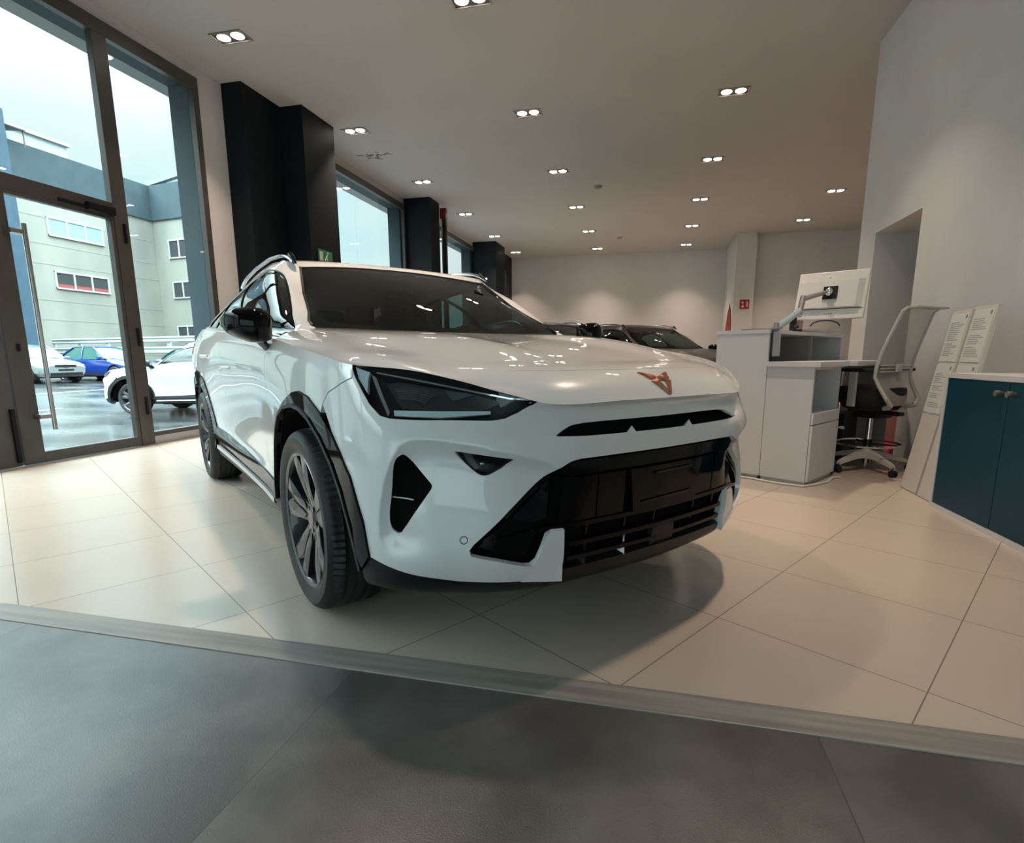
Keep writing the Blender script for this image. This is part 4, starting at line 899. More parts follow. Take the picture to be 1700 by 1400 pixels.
# ---------------------------------------------------------------- wheels
def make_wheel():
    R = .335; w = .112
    prof = [(.247,-w*.80),(.252,-w*.90),(.262,-w*.95),(.285,-w*1.02),(.305,-w*1.0),(.322,-w*.90),(.330,-w*.78),(.334,-w*.66)]
    gr = [-.055,-.02,.02,.055]; pr = list(prof)
    for g in gr: pr += [(R,g-.0075),(R-.007,g-.005),(R-.007,g+.005),(R,g+.0075)]
    pr += [(r,-h) for r, h in prof[::-1]]
    seg = 160; vs = []; fs = []
    for k in range(seg):
        a = 2*PI*k/seg; c, d = math.cos(a), math.sin(a)
        for i, (r, h) in enumerate(pr):
            if (k % 2 == 0) and .31 < r < .3345 and abs(h) > .062: r -= .009
            vs.append((r*c, h, r*d))
    n = len(pr)
    for k in range(seg):
        for i in range(n-1): fs.append((k*n+i, k*n+i+1, ((k+1) % seg)*n+i+1, ((k+1) % seg)*n+i))
    barrel = MB(); barrel.lathe([(.250,-.088),(.254,-.100),(.247,-.104),(.240,-.098),(.236,-.085),(.222,-.05),(.215,.05),(.236,.098),(.250,.10),(.250,.088)], 64, axis='y')
    wheel = barrel.build('wheel', RIM_DARK, car, sharp=40)
    t = MB(); t.add(vs, fs, smooth=True)
    ty = t.build('tyre', RUBBER, wheel, sharp=30)
    l = MB(); l.lathe([(.238,-.0985),(.2475,-.1045),(.2525,-.1005),(.2525,-.098)], 64, axis='y'); l.build('rim_edge', RIM_SILVER, wheel)
    # five forked spokes
    for k in range(5):
        a = PI/2+2*PI*k/5+.12
        x = Vector((math.cos(a),0,math.sin(a))); t_ = Vector((-math.sin(a),0,math.cos(a))); n = Vector((0,-1,0))
        W = lambda r, s, h: tuple(x*r+t_*s+n*h)
        sp = MB()
        # dark body
        for s in (1,-1):
            q = [(.045,0,.070),(.045,.034*s,.066),(.120,.050*s,.080),(.236,.088*s,.094),(.243,.024*s,.096),(.200,.0,.088)]
            top = [W(*p) for p in q]; bot = [W(p[0],p[1],p[2]-.035) for p in q]; m = len(q)
            sp.add(top+bot, [list(range(m)), list(range(m,2*m))]+[(i,(i+1)%m,m+(i+1)%m,m+i) for i in range(m)])
        body_ = sp.build('spoke', RIM_DARK, wheel)
        fc = MB()
        for s in (1,-1):
            f = [(.062,.010*s,.0735),(.085,.034*s,.0765),(.122,.0495*s,.0825),(.235,.087*s,.0965),(.243,.030*s,.0985),(.196,.004*s,.0895),(.120,.004*s,.083)]
            c = (.165,.036*s,.0965)
            top = [W(*p) for p in f]+[W(*c)]; m = len(f)
            fc.add(top, [(i,(i+1)%m,m) for i in range(m)])
        fc.build('spoke_face', RIM_SILVER, body_, fix=True)
    h = MB(); h.lathe([(0,-.078),(.030,-.078),(.034,-.074),(.050,-.070),(.055,-.05),(.055,-.02)], 32, axis='y'); h.build('hub_cap', RIM_DARK, wheel)
    nb = MB()
    for k in range(5):
        a = PI/2+2*PI*(k+.5)/5+.12; nb.lathe([(0,-.075),(.009,-.075),(.010,-.06)], 8, Matrix.Translation((.042*math.cos(a),0,.042*math.sin(a))), axis='y')
    nb.build('wheel_bolts', RIM_SILVER, wheel)
    d = MB(); d.lathe([(.05,-.02),(.155,-.02),(.155,.005),(.05,.005)], 48, axis='y', close=True); d.build('brake_disc', mat('brake_steel', (.25,.25,.26), .35, metal=1), wheel)
    c = MB(); c.box((-.16,-.035,-.06),(-.10,.03,.06), bev=.01); c.build('brake_caliper', SATIN_BLACK, wheel)
    return wheel
w0 = make_wheel(); w0.location = (0,-.80,.335)
for (x, y, fl) in ((0,.80,1),(-2.68,-.80,0),(-2.68,.80,1)):
    w = copy_tree(w0, car); w.location = (x,y,.335); w.rotation_euler = (0, .35 if x else .2, PI if fl else 0)
# ---------------------------------------------------------------- mirrors, rails, underbody, cabin
def mirrors():
    for mi in (False, True):
        s = -1 if not mi else 1
        secs = []
        for t, yc, xc, zc, rx, rz in ((0,-.858,-.525,1.055,.012,.034),(.1,-.870,-.51,1.052,.050,.058),(.3,-.905,-.495,1.050,.075,.070),(.55,-.95,-.505,1.054,.082,.070),(.8,-.995,-.53,1.060,.074,.058),(.93,-1.022,-.56,1.063,.055,.040),(1,-1.038,-.585,1.064,.018,.015)):
            sec = []
            for q in range(20):
                a = 2*PI*q/20; c, d = math.cos(a), math.sin(a); p = .72
                X = xc+1.05*rx*(abs(c)**p)*(1 if c > 0 else -1)*(1 if c > 0 else .55); Z = zc+rz*(abs(d)**p)*(1 if d > 0 else -1)
                sec.append((X+.06, yc if s < 0 else -yc, Z))
            secs.append(sec)
        mb = MB(); mb.loft(secs); h = mb.build('door_mirror', GLOSS_BLACK, car, sharp=60)
        y = lambda v: v if s < 0 else -v
        a = MB(); a.loft([[(-.49+.045*math.cos(q), y(-.872), .955+.022*math.sin(q)) for q in [2*PI*k/12 for k in range(12)]], [(-.475+.055*math.cos(q), y(-.893), .985+.026*math.sin(q)) for q in [2*PI*k/12 for k in range(12)]], [(-.45+.06*math.cos(q), y(-.93), 1.02+.03*math.sin(q)) for q in [2*PI*k/12 for k in range(12)]]]); a.build('mirror_arm', SATIN_BLACK, h)
        g = MB(); g.prism([(y(-.90),1.02),(y(-1.02),1.03),(y(-1.03),1.09),(y(-.90),1.095)], -.525, -.518, axis=0); g.build('mirror_glass', mat('mirror_silver', (.8,.85,.85), .02, metal=1) if not mi else bpy.data.materials['mirror_silver'], h)
mirrors()
for s in (-1,1):
    pts = [];
    for t in np.linspace(0,1,24):
        x = -1.06-1.45*t; e = math.sin(PI*min(1, t*7)/2)*math.sin(PI*min(1,(1-t)*7)/2)
        zz = float(np.interp(-x, [1.0,1.12,1.35,1.6,2.0,2.45,2.6], [1.395,1.42,1.449,1.464,1.455,1.422,1.41]))+.028*e+.002
        pts.append((x, s*(.592-.004*t), zz))
    r = MB(); r.tube(pts, .013, 10, flat=.8); ra = r.build('roof_rail', CHROME, car)
    f = MB(); f.tube([(-1.035,s*.59,1.402),(-1.07,s*.592,1.425),(-1.12,s*.592,1.455)], [.004,.013,.015], 10); f.build('rail_foot', GLOSS_BLACK, ra)
def under():
    u = MB(); u.box((-3.2,-.62,.20),(-.45,.62,.24)); u.box((-.45,-.50,.20),(.50,.50,.24)); u.build('underbody', MATT_BLACK, car)
    for sx in (0,-2.68):
        for s in (-1,1):
            l = MB(); pts = [(sx+.455*math.cos(a), .33+.415*math.sin(a)) for a in [PI*k/16 for k in range(17)]]
            l.loft([[(p[0], s*.60, p[1]) for p in pts], [(p[0], s*.875, p[1]) for p in pts]], False, closed=False)
            l.prism(pts+[(sx-.455,.30),(sx+.455,.30)], s*.595, s*.60, axis=1); l.build('wheel_arch_liner', MATT_BLACK, car)
    e = MB(); e.box((-.42,-.58,.26),(.72,.58,.74)); e.box((-.50,-.58,.26),(-.42,.58,.93)); e.build('engine_bay', MATT_BLACK, car)
    # cabin: floor, dash, wheel, seats
    INT = mat('cabin_dark', (.018,.018,.02), .6)
    c = MB(); c.box((-3.3,-.80,.26),(-.5,.80,.34)); c.build('cabin_floor', INT, car)
    d = MB(); d.loft([[( -.30,y,.98),(-.45,y,1.00),(-.72,y,.985),(-.85,y,.94),(-.88,y,.80),(-.70,y,.62),(-.50,y,.62)] for y in (-.72,-.3,.3,.72)]); d.build('dashboard', INT, car, sharp=50)
    c2 = MB(); c2.loft([[( -.72,y,.985),(-.80,y,1.035),(-.90,y,1.02),(-.90,y,.96)] for y in (.24,.36,.48)]); c2.build('instrument_hood', INT, car)
    sw = MB(); M_ = Matrix.Translation((-.98,.36,.93)) @ Matrix.Rotation(math.radians(-66), 4, 'Y')
    sw.tube([(.185*math.cos(a),.185*math.sin(a),0) for a in [2*PI*k/36 for k in range(37)]], .014, 10, M_, cap=False); sw.box((-.02,-.17,-.01),(.02,.17,.01), M_); sw.sphere((0,0,0), (.06,.06,.02), M=M_); sw.build('steering_wheel', INT, car)
    def seat(x, y, w, rest=True):
        s = MB(); s.loft([[(x+.25,y-w,z),(x+.25,y+w,z),(x-.25,y+w,z-.03),(x-.25,y-w,z-.03)] for z in (.45,.58,.62)])
        s.loft([[(x-.20-k*.28,y-w*q,.60+k*.62),(x-.20-k*.28,y+w*q,.60+k*.62),(x-.32-k*.26,y+w*q,.60+k*.62),(x-.32-k*.26,y-w*q,.60+k*.62)] for k, q in ((0,1),(.5,1.0),(.9,.85),(1,.6))])
        o = s.build('seat', INT, car)
        if rest:
            h = MB(); h.box((x-.60,y-.13,1.20),(x-.50,y+.13,1.38), bev=.035); h.build('headrest', INT, o)
    seat(-1.40,.37,.25); seat(-1.40,-.37,.25)
    seat(-2.25,.38,.34); seat(-2.25,-.38,.34)
    m = MB(); m.box((-1.20,-.11,1.315),(-1.17,.11,1.37), bev=.012); m.build('rear_view_mirror', INT, car)
    h = MB(); h.loft([[(-1.2,y,1.38+.03*math.cos(y)),(-3.1,y,1.33)] for y in (-.54,-.3,0,.3,.54)], False, closed=False); h.build('headlining', INT, car)
under()
# ---------------------------------------------------------------- outside
GX = lambda X: -.34+.0235*(-10.8-X)
ASPH = noisy(mat('wet_asphalt', (.05,.055,.055), .2), (.016,.019,.019), (.06,.064,.062), .55, detail=8, lo=.38, hi=.62, rough=(.02,.45), stretch=(1,1.6,1))
m = MB(); m.add([(-5.47,-25,GX(-5.47)),(-60,-25,GX(-60)),(-60,60,GX(-60)),(-5.47,60,GX(-5.47))], [(0,1,2,3)]); m.add([(-5.47,-3.7,GX(-5.47)),(-5.47,-25,GX(-5.47)),(20,-25,GX(-5.47)),(20,-3.7,GX(-5.47))], [(0,1,2,3)]); o = struct('ground_outside', m, ASPH)
LINE = mat('road_line_white', (.62,.64,.62), .5)
for (a, b) in (((-13.0,6.9),(-13.4,9.9)),((-17.2,6.0),(-17.8,15.0)),((-15.2,3.0),(-15.3,6.2))):
    m = MB(); dx, dy = b[0]-a[0], b[1]-a[1]; L_ = math.hypot(dx, dy); nx, ny = -dy/L_*.06, dx/L_*.06
    m.add([(p[0]+s*nx, p[1]+s*ny, GX(p[0])+.006) for p, s in ((a,1),(a,-1),(b,-1),(b,1))], [(0,1,2,3)]); struct('trim_6', m, LINE)
CONC = noisy(mat('stained_concrete', (.27,.27,.235), .9), (.20,.205,.18), (.33,.325,.275), .30, detail=8, lo=.3, hi=.7, stretch=(1,1,.5))
WINF = mat('white_window_frame', (.45,.47,.46), .5)
DARKW = mat('office_interior_dark', (.035,.038,.04), .8); TEAL = mat('blind_teal', (.24,.36,.34), .7); REDB = mat('red_brick_interior', (.28,.07,.06), .8)
bd = empty('office_building', (-37,35.9,0)); tag(bd, 'long pale concrete building with blue roof band across the car park', 'building')
W_ = MB(); W_.box((-.6,-75,-3),(0,0,10.9)); W_.build('wall', CONC, bd)
R_ = Matrix.Rotation(math.radians(-7.4), 4, 'Z')
W_ = MB(); W_.box((0,-.0,-3),(9,.6,10.9), R_); W_.build('wall', CONC, bd)
b_ = MB(); b_.box((-.6,-75,10.9),(.12,.12,13.35)); b_.build('roof_band', BLUE_OUT, bd)
b_ = MB(); b_.box((0,-.12,10.9),(9.1,.6,13.35), R_); b_.build('roof_band', BLUE_OUT, bd)
j_ = MB()
for z in (1.0,3.2,4.4,6.6,7.8,9.4): j_.box((0,-75,z-.02),(.012,0,z+.02)); 
jo = j_.build('wall_joints', mat('joint_dark', (.28,.29,.26), .9), bd)
def office_window(y0, y1, z0, z1, n, side, inner):
    """side 0: on the long wing (local x = 0), side 1: on the short wing (along R_)"""
    w = MB(); T = Matrix.Identity(4) if side == 0 else R_ @ Matrix.Rotation(PI/2, 4, 'Z') @ Matrix.Scale(-1, 4, (0,0,1)) @ Matrix.Scale(-1, 4, (0,0,1))
    def box(mb, a, b, z_0, z_1, d0, d1):
        if side == 0: mb.box((d0,a,z_0),(d1,b,z_1))
        else: mb.box((a,-d1,z_0),(b,-d0,z_1), R_)
    f = .09
    box(w, y0, y1, z0, z0+f, .0, .10); box(w, y0, y1, z1-f, z1, .0, .06)
    for i in range(n+1): yy = y0+(y1-y0-f)*i/n; box(w, yy, yy+f, z0, z1, .0, .08)
    o = w.build('window_frame', WINF, bd)
    p = MB(); box(p, y0+.02, y1-.02, z0+.02, z1-.02, .01, .02); p.build('pane', inner, o)
    if inner is DARKW: q = MB(); box(q, y0+.1, y1-.1, z0+.10, z0+.32, .021, .03); q.build('brick_sill', REDB, o) if side == 0 else None
for y0, y1 in ((-7.75,-4.15),(-15.5,-10.5),(-3.0,-.0)):
    if y1 > -1: continue
    office_window(y0, y1, 8.35, 9.5, 3, 0, TEAL)
    office_window(y0+.02, y1-.0, 5.15, 6.25, 3, 0, DARKW)
for z0, z1 in ((8.1,9.45),(5.2,6.45),(2.15,3.2)): office_window(1.45, 4.6, z0, z1, 3, 1, DARKW)
# roof hut with canopy
hm = MB(); hm.box((0,0,0),(3,8.5,1.45)); hu = hm.build('roof_hut', mat('hut_white', (.36,.38,.38), .8)); hu.location = (-41,22.4,13.0); tag(hu, 'small white flat-roofed hut on top of the concrete building', 'roof hut')
hm = MB(); hm.box((-.2,-.2,1.45),(3.15,8.7,1.62)); hm.build('hut_roof', WINF, hu)
hm = MB(); hm.add([(3.0,2.0,1.15),(4.6,2.0,.95),(4.6,4.9,.95),(3.0,4.9,1.15),(3.0,2.0,1.2),(4.6,2.0,1.0),(4.6,4.9,1.0),(3.0,4.9,1.2)], [(0,3,2,1),(4,5,6,7),(0,1,5,4),(1,2,6,5),(2,3,7,6),(3,0,4,7)]); hm.tube([(4.5,4.8,.98),(4.5,4.8,0)], .04, 6); hm.tube([(4.5,2.1,.98),(4.5,2.1,0)], .04, 6); cn = hm.build('canopy', mat('canopy_brown', (.10,.085,.085), .6), hu)
hm = MB(); hm.add([(0,0,0),(7,-1.0,.75),(7,-.6,.75),(0,.4,0),(0,0,.28),(7,-1.0,1.05),(7,-.6,1.05),(0,.4,.28)], [(0,3,2,1),(4,5,6,7),(0,1,5,4),(1,2,6,5),(2,3,7,6),(3,0,4,7)]); sb_ = hm.build('steel_beam', mat('beam_grey', (.22,.25,.27), .5)); sb_.location = (-37.0,35.8,13.35); tag(sb_, 'slanting grey steel beam above the roof corner of the building', 'beam')
hm = MB(); hm.box((-.55,-.42,-3),(.55,.42,13.3)); bc = hm.build('blue_column', noisy(mat('column_blue', (.035,.075,.11), .7), (.03,.065,.10), (.04,.085,.12), 2.)); bc.location = (-33,22.9,0); bc.rotation_euler = (0,0,.35); tag(bc, 'tall blue square column standing in front of the concrete building', 'column')
# barrier behind the parked cars
br = empty('crash_barrier', (-34.8,25.8,0)); tag(br, 'white double-rail metal crash barrier behind the parked cars', 'barrier')
BARM = mat('galvanised_white', (.33,.37,.37), .5)
P0 = Vector((0,0,0)); P1 = Vector((21,-4.3,0)); dd = (P1-P0).normalized(); nn = Vector((-dd.y,dd.x,0))
for z0, z1 in ((1.62,1.92),(1.05,1.40)):
    r = MB(); prof = [(0,z0),(-.05,z0+.06),(.0,(z0+z1)/2-.02),(0,(z0+z1)/2+.02),(-.05,z1-.06),(0,z1),(.03,z1),(.03,z0)]
    r.loft([[tuple(P+nn*q[0]+Vector((0,0,q[1]))) for q in prof] for P in (P0,P1)], smooth=False); r.build('rail', BARM, br)
for k in range(9):
    c = P0+(P1-P0)*(k/8)+nn*.1; r = MB(); r.box((c.x-.09,c.y-.06,-1.),(c.x+.09,c.y+.06,1.85)); r.build('post', BARM, br)
# ---------------------------------------------------------------- simple saloon cars
CAR_GLASS = mat('tinted_car_glass', (.035,.09,.08), .05, spec=.4)
SWM_T = mat('plain_tyre', (.02,.02,.02), .6); SWM_R = mat('plain_alloy', (.5,.5,.52), .3, metal=.7)
def simple_wheel():
    t = MB(); t.lathe([(.21,-.09),(.25,-.10),(.29,-.095),(.31,-.07),(.31,.07),(.29,.095),(.21,.09)], 32, axis='y'); w = t.build('wheel', SWM_T)
    r = MB(); r.lathe([(.205,-.085),(.215,-.095),(.205,-.06),(.05,-.05),(0,-.06)], 24, axis='y'); 
    for k in range(7):
        a = 2*PI*k/7; M_ = Matrix.Rotation(a, 4, 'Y'); r.box((.03,-.098,-.022),(.205,-.06,.022), M_)
    ro = MB(); ro.lathe([(.19,-.062),(0,-.055)], 24, axis='y'); rr = r.build('rim', SWM_R, w); return w
def simple_car(name, paint, label, L=4.1, W=.84, sedan=True, loc=(0,0,0), rz=0, logo=False):
    root = empty(name, loc, rz); tag(root, label, 'car')
    fx, rx = 0., -2.5; xs = np.arange(.80, -(L-.80)-.001, -.05); xe = -(L-.8)
    wsb, wst, rst, rwb = -.45, -1.15, -2.15, (-2.75 if sedan else -3.1)
    secs = []
    for x in xs:
        e = max(0, (x-.45)/.35); e2 = max(0, (xe+.35-x)/.35)
        wd = W*(1-.22*e**2-.14*e2**2)
        top = float(np.interp(-x, [-.8,-.7,-.3,.45,2.75,3.0,-xe-.1,-xe], [.66,.74,.83,.93,.99,.99,.96,.70])) if sedan else float(np.interp(-x, [-.8,-.7,-.3,.45,3.0,-xe], [.66,.74,.83,.93,1.0,.95]))
        bot = .24 if not (e > .6 or e2 > .6) else .30
        for c in (fx, rx):
            if abs(x-c) < .37: bot = max(bot, .30+math.sqrt(max(0,.37**2-(x-c)**2)))
        sh = top-.09
        half = [(wd*.86,bot),(wd*.98,max(bot+.01,.38)),(wd,max(bot+.02,.58)),(wd*.99,max(bot+.03,min(sh-.05,.74))),(wd*.95,max(bot+.04,sh)),(wd*.80,top-.015),(0,top+.02)]
        secs.append([(x,q[0],q[1]) for q in half]+[(x,-q[0],q[1]) for q in half[::-1][1:]])
    b = MB(); b.loft(secs, True); b.build('body', paint, root, sharp=28)
    u = MB(); u.box((xe+.1,-W*.8,.20),(.65,W*.8,.62)); u.build('underbody', MATT_BLACK, root)
    cab = []
    for x, zt, wb, wt in ((wsb,.94,.74,.72),((wsb+wst)/2,1.20,.76,.64),(wst,1.38,.77,.58),((wst+rst)/2,1.425,.77,.575),(rst,1.38,.76,.57),((rst+rwb)/2,1.22,.74,.62),(rwb,.99,.70,.68)):
        cab.append([(x,wb,.90),(x,(wb+wt)/2+.01,(.9+zt)/2),(x,wt,zt-.02),(x,wt*.6,zt+.01),(x,-wt*.6,zt+.01),(x,-wt,zt-.02),(x,-(wb+wt)/2-.01,(.9+zt)/2),(x,-wb,.90)])
    c = MB(); c.loft(cab); c.build('windows', CAR_GLASS, root, sharp=35)
    r = MB(); r.loft([[(x,w_,z),(x,w_*.5,z+.028),(x,-w_*.5,z+.028),(x,-w_,z),(x,-w_*.9,z-.03),(x,w_*.9,z-.03)] for x, w_, z in ((wst+.02,.585,1.375),((wst+rst)/2,.59,1.42),(rst-.02,.58,1.375))]); r.build('roof', paint, root, sharp=40)
    for s in (-1,1):
        for pts in ([(wsb-.02,.745*s,.93),(wsb-.37,.70*s,1.19),(wst,.60*s,1.375)],[(-1.62,.765*s,.93),(-1.62,.70*s,1.2),(-1.66,.59*s,1.40)],[(rst,.59*s,1.375),((rst+rwb)/2,.66*s,1.2),(rwb,.72*s,.97)]):
            p = MB(); p.tube(pts, .026, 6); p.build('pillar', paint, root)
        mm = MB(); mm.box((-.62,.84*s,.90),(-.50,1.0*s,1.01), bev=.03); mm.build('door_mirror', paint, root)
        hl = MB(); hl.box((.66,.44*s,.60),(.79,.66*s,.70), bev=.02); hl.build('headlight', mat('lamp_glass_plain', (.55,.62,.62), .08, coat=1) if 'lamp_glass_plain' not in bpy.data.materials else bpy.data.materials['lamp_glass_plain'], root)
        for z in (.60,.36):
            t = MB(); t.box((-1.62-.006,s*(W*.985),z-.0),(-1.62+.006,s*(W+.004),z+.3)); 
        dh = MB(); dh.box((-1.52,s*(W-.01),.78),(-1.36,s*(W+.018),.81), bev=.01); dh.build('door_handle', paint, root)
    g = MB(); g.box((.775,-.36,.60),(.805,.36,.69)); g.build('grille', SATIN_BLACK, root)
    g = MB(); g.box((.79,-.55,.30),(.815,.55,.40)); g.box((.785,-.26,.47),(.812,.26,.53)); g.build('lower_grille', SATIN_BLACK, root)
    if logo: g = MB(); g.box((.80,-.07,.595),(.82,.07,.70), bev=.02); lg = g.build('badge', SATIN_BLACK, root)
    w0_ = simple_wheel(); w0_.parent = root; w0_.location = (fx,-W+.08,.31)
    for x, s in ((fx,1),(rx,-1),(rx,1)):
        w = copy_tree(w0_, root); w.location = (x, s*(W-.08), .31); w.rotation_euler = (0,0,PI if s > 0 else 0)
    return root
P_SIL = mat('silver_car_paint', (.19,.21,.21), .3, metal=.2, coat=.5); P_BLU = mat('blue_car_paint', (.004,.024,.15), .25, coat=.5); P_BLK = mat('black_car_paint', (.012,.013,.016), .2, coat=1.)
# ---------------------------------------------------------------- parked cars outside
tag(simple_car('car', P_SIL, 'silver older saloon parked outside facing the glass door', loc=(-22.2,16.3,GX(-22)), rz=math.radians(-6), logo=True), None, 'car')
simple_car('car', P_BLU, 'bright blue saloon parked outside beside the silver one', loc=(-20.9,18.5,GX(-20.9)), rz=math.radians(1))
simple_car('car', mat('black_white_paint', (.05,.055,.06), .25, coat=1), 'dark grey car parked outside behind the white one', loc=(-18.2,20.8,GX(-18)), rz=math.radians(3))
simple_car('car', P_BLK, 'black car just outside the door at the left edge', loc=(-8.2,1.6,GX(-8.2)), rz=math.radians(95))
def repaint(root, table):
    for o in [root]+list(root.children_recursive):
        for s_ in o.material_slots:
            if s_.material and s_.material.name in table:
                n = table[s_.material.name]; s_.link = 'OBJECT'; s_.material = n
suv = copy_tree(car); suv.location = (-11.06,10.4,GX(-11)); suv.rotation_euler = (0,0,math.radians(193.3)); suv.scale = (1,1,1.05)
tag(suv, 'white crossover parked outside just beyond the glass, front wheel in a puddle', 'car')
repaint(suv, {'car_paint_white': mat('dulled_white_paint', (.42,.45,.45), .35, coat=.5), 'gloss_black': SATIN_BLACK, 'dark_alloy': mat('dark_alloy_b', (.03,.03,.03), .4), 'copper_badge': CHROME})  # car white toned down so it does not overexpose outdoors
DK = mat('black_metallic_paint', (.010,.011,.013), .25, coat=.5); DK2 = mat('brown_grey_paint', (.016,.013,.012), .35, coat=.35)
for loc, rz, paint, lab in (((.64,9.6,0),-50,DK2,'brownish black crossover behind the white car bonnet, nearer the white counter'),((-.92,8.25,0),-50,DK,'black crossover seen just past the white car windscreen, left of the brownish one')):
    c = copy_tree(car); c.location = loc; c.rotation_euler = (0,0,math.radians(rz)); c.scale = (1,1,1)
    repaint(c, {'car_paint_white': paint}); tag(c, lab, 'car', 'dark cars in the background')
# ---------------------------------------------------------------- reception counter and desk (turned like the floor tiles)
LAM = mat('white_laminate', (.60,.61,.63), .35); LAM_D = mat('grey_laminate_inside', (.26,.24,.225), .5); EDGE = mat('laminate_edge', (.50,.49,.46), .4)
CA = math.atan2(-.55, .835); CLOC = (.824, 4.337, 0)
t = empty('reception_counter', CLOC, CA); tag(t, 'tall white reception counter end with open side recess behind the white car', 'counter')
m = MB(); m.box((-.40,0,.03),(0,.022,1.085)); m.box((-.40,.022,.03),(-.378,1.6,1.085)); m.box((-.378,1.578,.03),(0,1.6,1.085)); m.build('carcass', LAM, t)
m = MB(); m.box((-.41,-.008,1.085),(.004,1.61,1.112), bev=.002); m.build('counter_top', LAM, t)
m = MB(); m.box((-.378,.022,.03),(-.012,1.578,.84)); m.build('lower_panel', LAM, t)
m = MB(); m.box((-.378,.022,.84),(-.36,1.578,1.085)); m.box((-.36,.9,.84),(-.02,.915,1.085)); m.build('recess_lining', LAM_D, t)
m = MB(); m.box((-.37,.02,0),(-.02,1.57,.03)); m.build('plinth', EDGE, t)
t = empty('pedestal_cabinet', CLOC, CA); tag(t, 'white desk pedestal with open shelf, drawer and door beside the tall counter', 'cabinet')
m = MB(); m.box((.004,.0,.03),(.327,.018,.844)); m.box((.004,.538,.03),(.327,.556,.844)); m.box((.004,.018,.03),(.02,.538,.844)); m.box((.02,.018,.03),(.327,.538,.048)); m.box((.02,.018,.505),(.327,.538,.523)); m.box((.02,.018,.826),(.327,.538,.844)); m.build('carcass', LAM, t)
m = MB(); m.box((.021,.019,.523),(.024,.537,.826)); m.build('shelf_back', LAM, t)
m = MB(); m.box((.329,.002,.443),(.346,.554,.525), bev=.004); m.build('drawer_front', LAM, t)
m = MB(); m.box((.329,.002,.035),(.346,.554,.437), bev=.003); dd_ = m.build('door', LAM, t)
KNOB = mat('nickel_knob', (.42,.38,.32), .3, metal=1.)
m = MB(); m.lathe([(0,.402),(.012,.400),(.0125,.372),(.007,.370),(.007,.346)], 16, Matrix.Translation((0,.515,.385)), axis='x'); m.build('knob', KNOB, dd_)
m = MB(); m.box((.01,.01,0),(.325,.55,.03)); m.build('plinth', EDGE, t)
t = empty('desk', CLOC, CA); tag(t, 'white-topped desk running back from the tall counter under the monitor', 'desk')
m = MB(); m.box((.006,-.03,.846),(.372,.58,.882), bev=.002); m.box((.006,.58,.846),(.43,1.74,.882), bev=.002); m.build('desktop', LAM, t)
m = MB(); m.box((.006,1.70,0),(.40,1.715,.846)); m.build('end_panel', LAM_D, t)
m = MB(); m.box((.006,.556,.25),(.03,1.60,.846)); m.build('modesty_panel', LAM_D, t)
m = MB(); m.box((.04,1.22,.0),(.20,1.58,.42), bev=.01); o = m.build('desktop_computer', SATIN_BLACK, loc=CLOC, rz=CA); tag(o, 'black computer tower on the floor under the desk', 'computer')
# things on the counter top
def onc(a, b, z): return (CLOC[0]+a*.835+b*.55, CLOC[1]-a*.55+b*.835, z)
m = MB(); m.box((-.11,-.17,0),(.11,.17,.022), bev=.003); m.box((-.11,-.17,.024),(.11,.17,.044), bev=.003); o = m.build('paper_tray', mat('tray_white', (.75,.70,.66), .4), loc=onc(-.12,1.40,1.112), rz=CA); tag(o, 'pale double document tray at the far end of the tall counter', 'tray')
m = MB(); m.box((-.04,-.03,0),(.04,.03,.16), bev=.003); o = m.build('ring_binder', mat('binder_pink', (.42,.27,.25), .6), loc=onc(-.24,1.14,1.112), rz=CA); tag(o, 'dull pink box file standing on the tall counter below the monitor', 'box file')
m = MB(); m.box((-.012,-.05,0),(.012,.05,.15), bev=.003); o = m.build('folder', SATIN_BLACK, loc=onc(-.24,1.05,1.112), rz=CA); tag(o, 'thin black folder standing beside the pink box file', 'folder')
m = MB(); m.box((-.04,-.055,0),(.04,.055,.03), bev=.01); m.tube([(-.02,-.05,.04),(0,0,.062),(.02,.05,.05)], .012, 8); o = m.build('stapler', SATIN_BLACK, loc=onc(-.14,.86,1.112), rz=CA+.5); tag(o, 'black stapler lying on the tall counter behind the monitor arm', 'stapler')
m = MB(); m.tube([(.10*math.cos(a)*1.2,0,.03+.05*math.sin(a)) for a in [PI*k/12 for k in range(13)]], .006, 6); o = m.build('cable_loop', SATIN_BLACK, loc=onc(-.10,1.42,1.157), rz=CA+.6); tag(o, 'black cable looped over the pale document tray', 'cable')
m = MB(); m.box((-.10,-.14,0),(.10,.14,.014), bev=.002); o = m.build('notebook', mat('notebook_grey', (.12,.11,.11), .5), loc=onc(-.20,.30,1.112), rz=CA+.1); tag(o, 'dark notebook lying on the near end of the tall counter', 'notebook')
# monitor with its arm
PLW = mat('white_plastic', (.66,.66,.64), .35)
mo = empty('monitor', (1.472,5.318,1.434)); tag(mo, 'white monitor seen from behind, held up on an arm', 'monitor')
mo.rotation_euler = (-.27, 0, -.504)
m = MB(); m.box((-.27,.0,-.2095),(.27,.022,.2095), bev=.006); m.build('housing', PLW, mo)
m = MB(); m.loft([[(-.262,.002,-.118),(.25,.002,-.118),(.25,.002,.13),(-.262,.002,.13)],[(-.255,-.022,-.112),(.20,-.022,-.112),(.20,-.022,.12),(-.255,-.022,.12)]], smooth=False); m.build('rear_bulge', PLW, mo)
m = MB(); m.box((-.255,-.004,-.124),(.255,.001,-.120)); m.build('seam', SATIN_BLACK, mo)
m = MB(); m.box((-.055,-.034,-.045),(.055,-.022,.068), bev=.008); m.build('mount_plate', SATIN_BLACK, mo)
m = MB(); m.sphere((-.005,-.045,.014), (.030,.024,.036)); m.build('ball_joint', CHROME, mo)
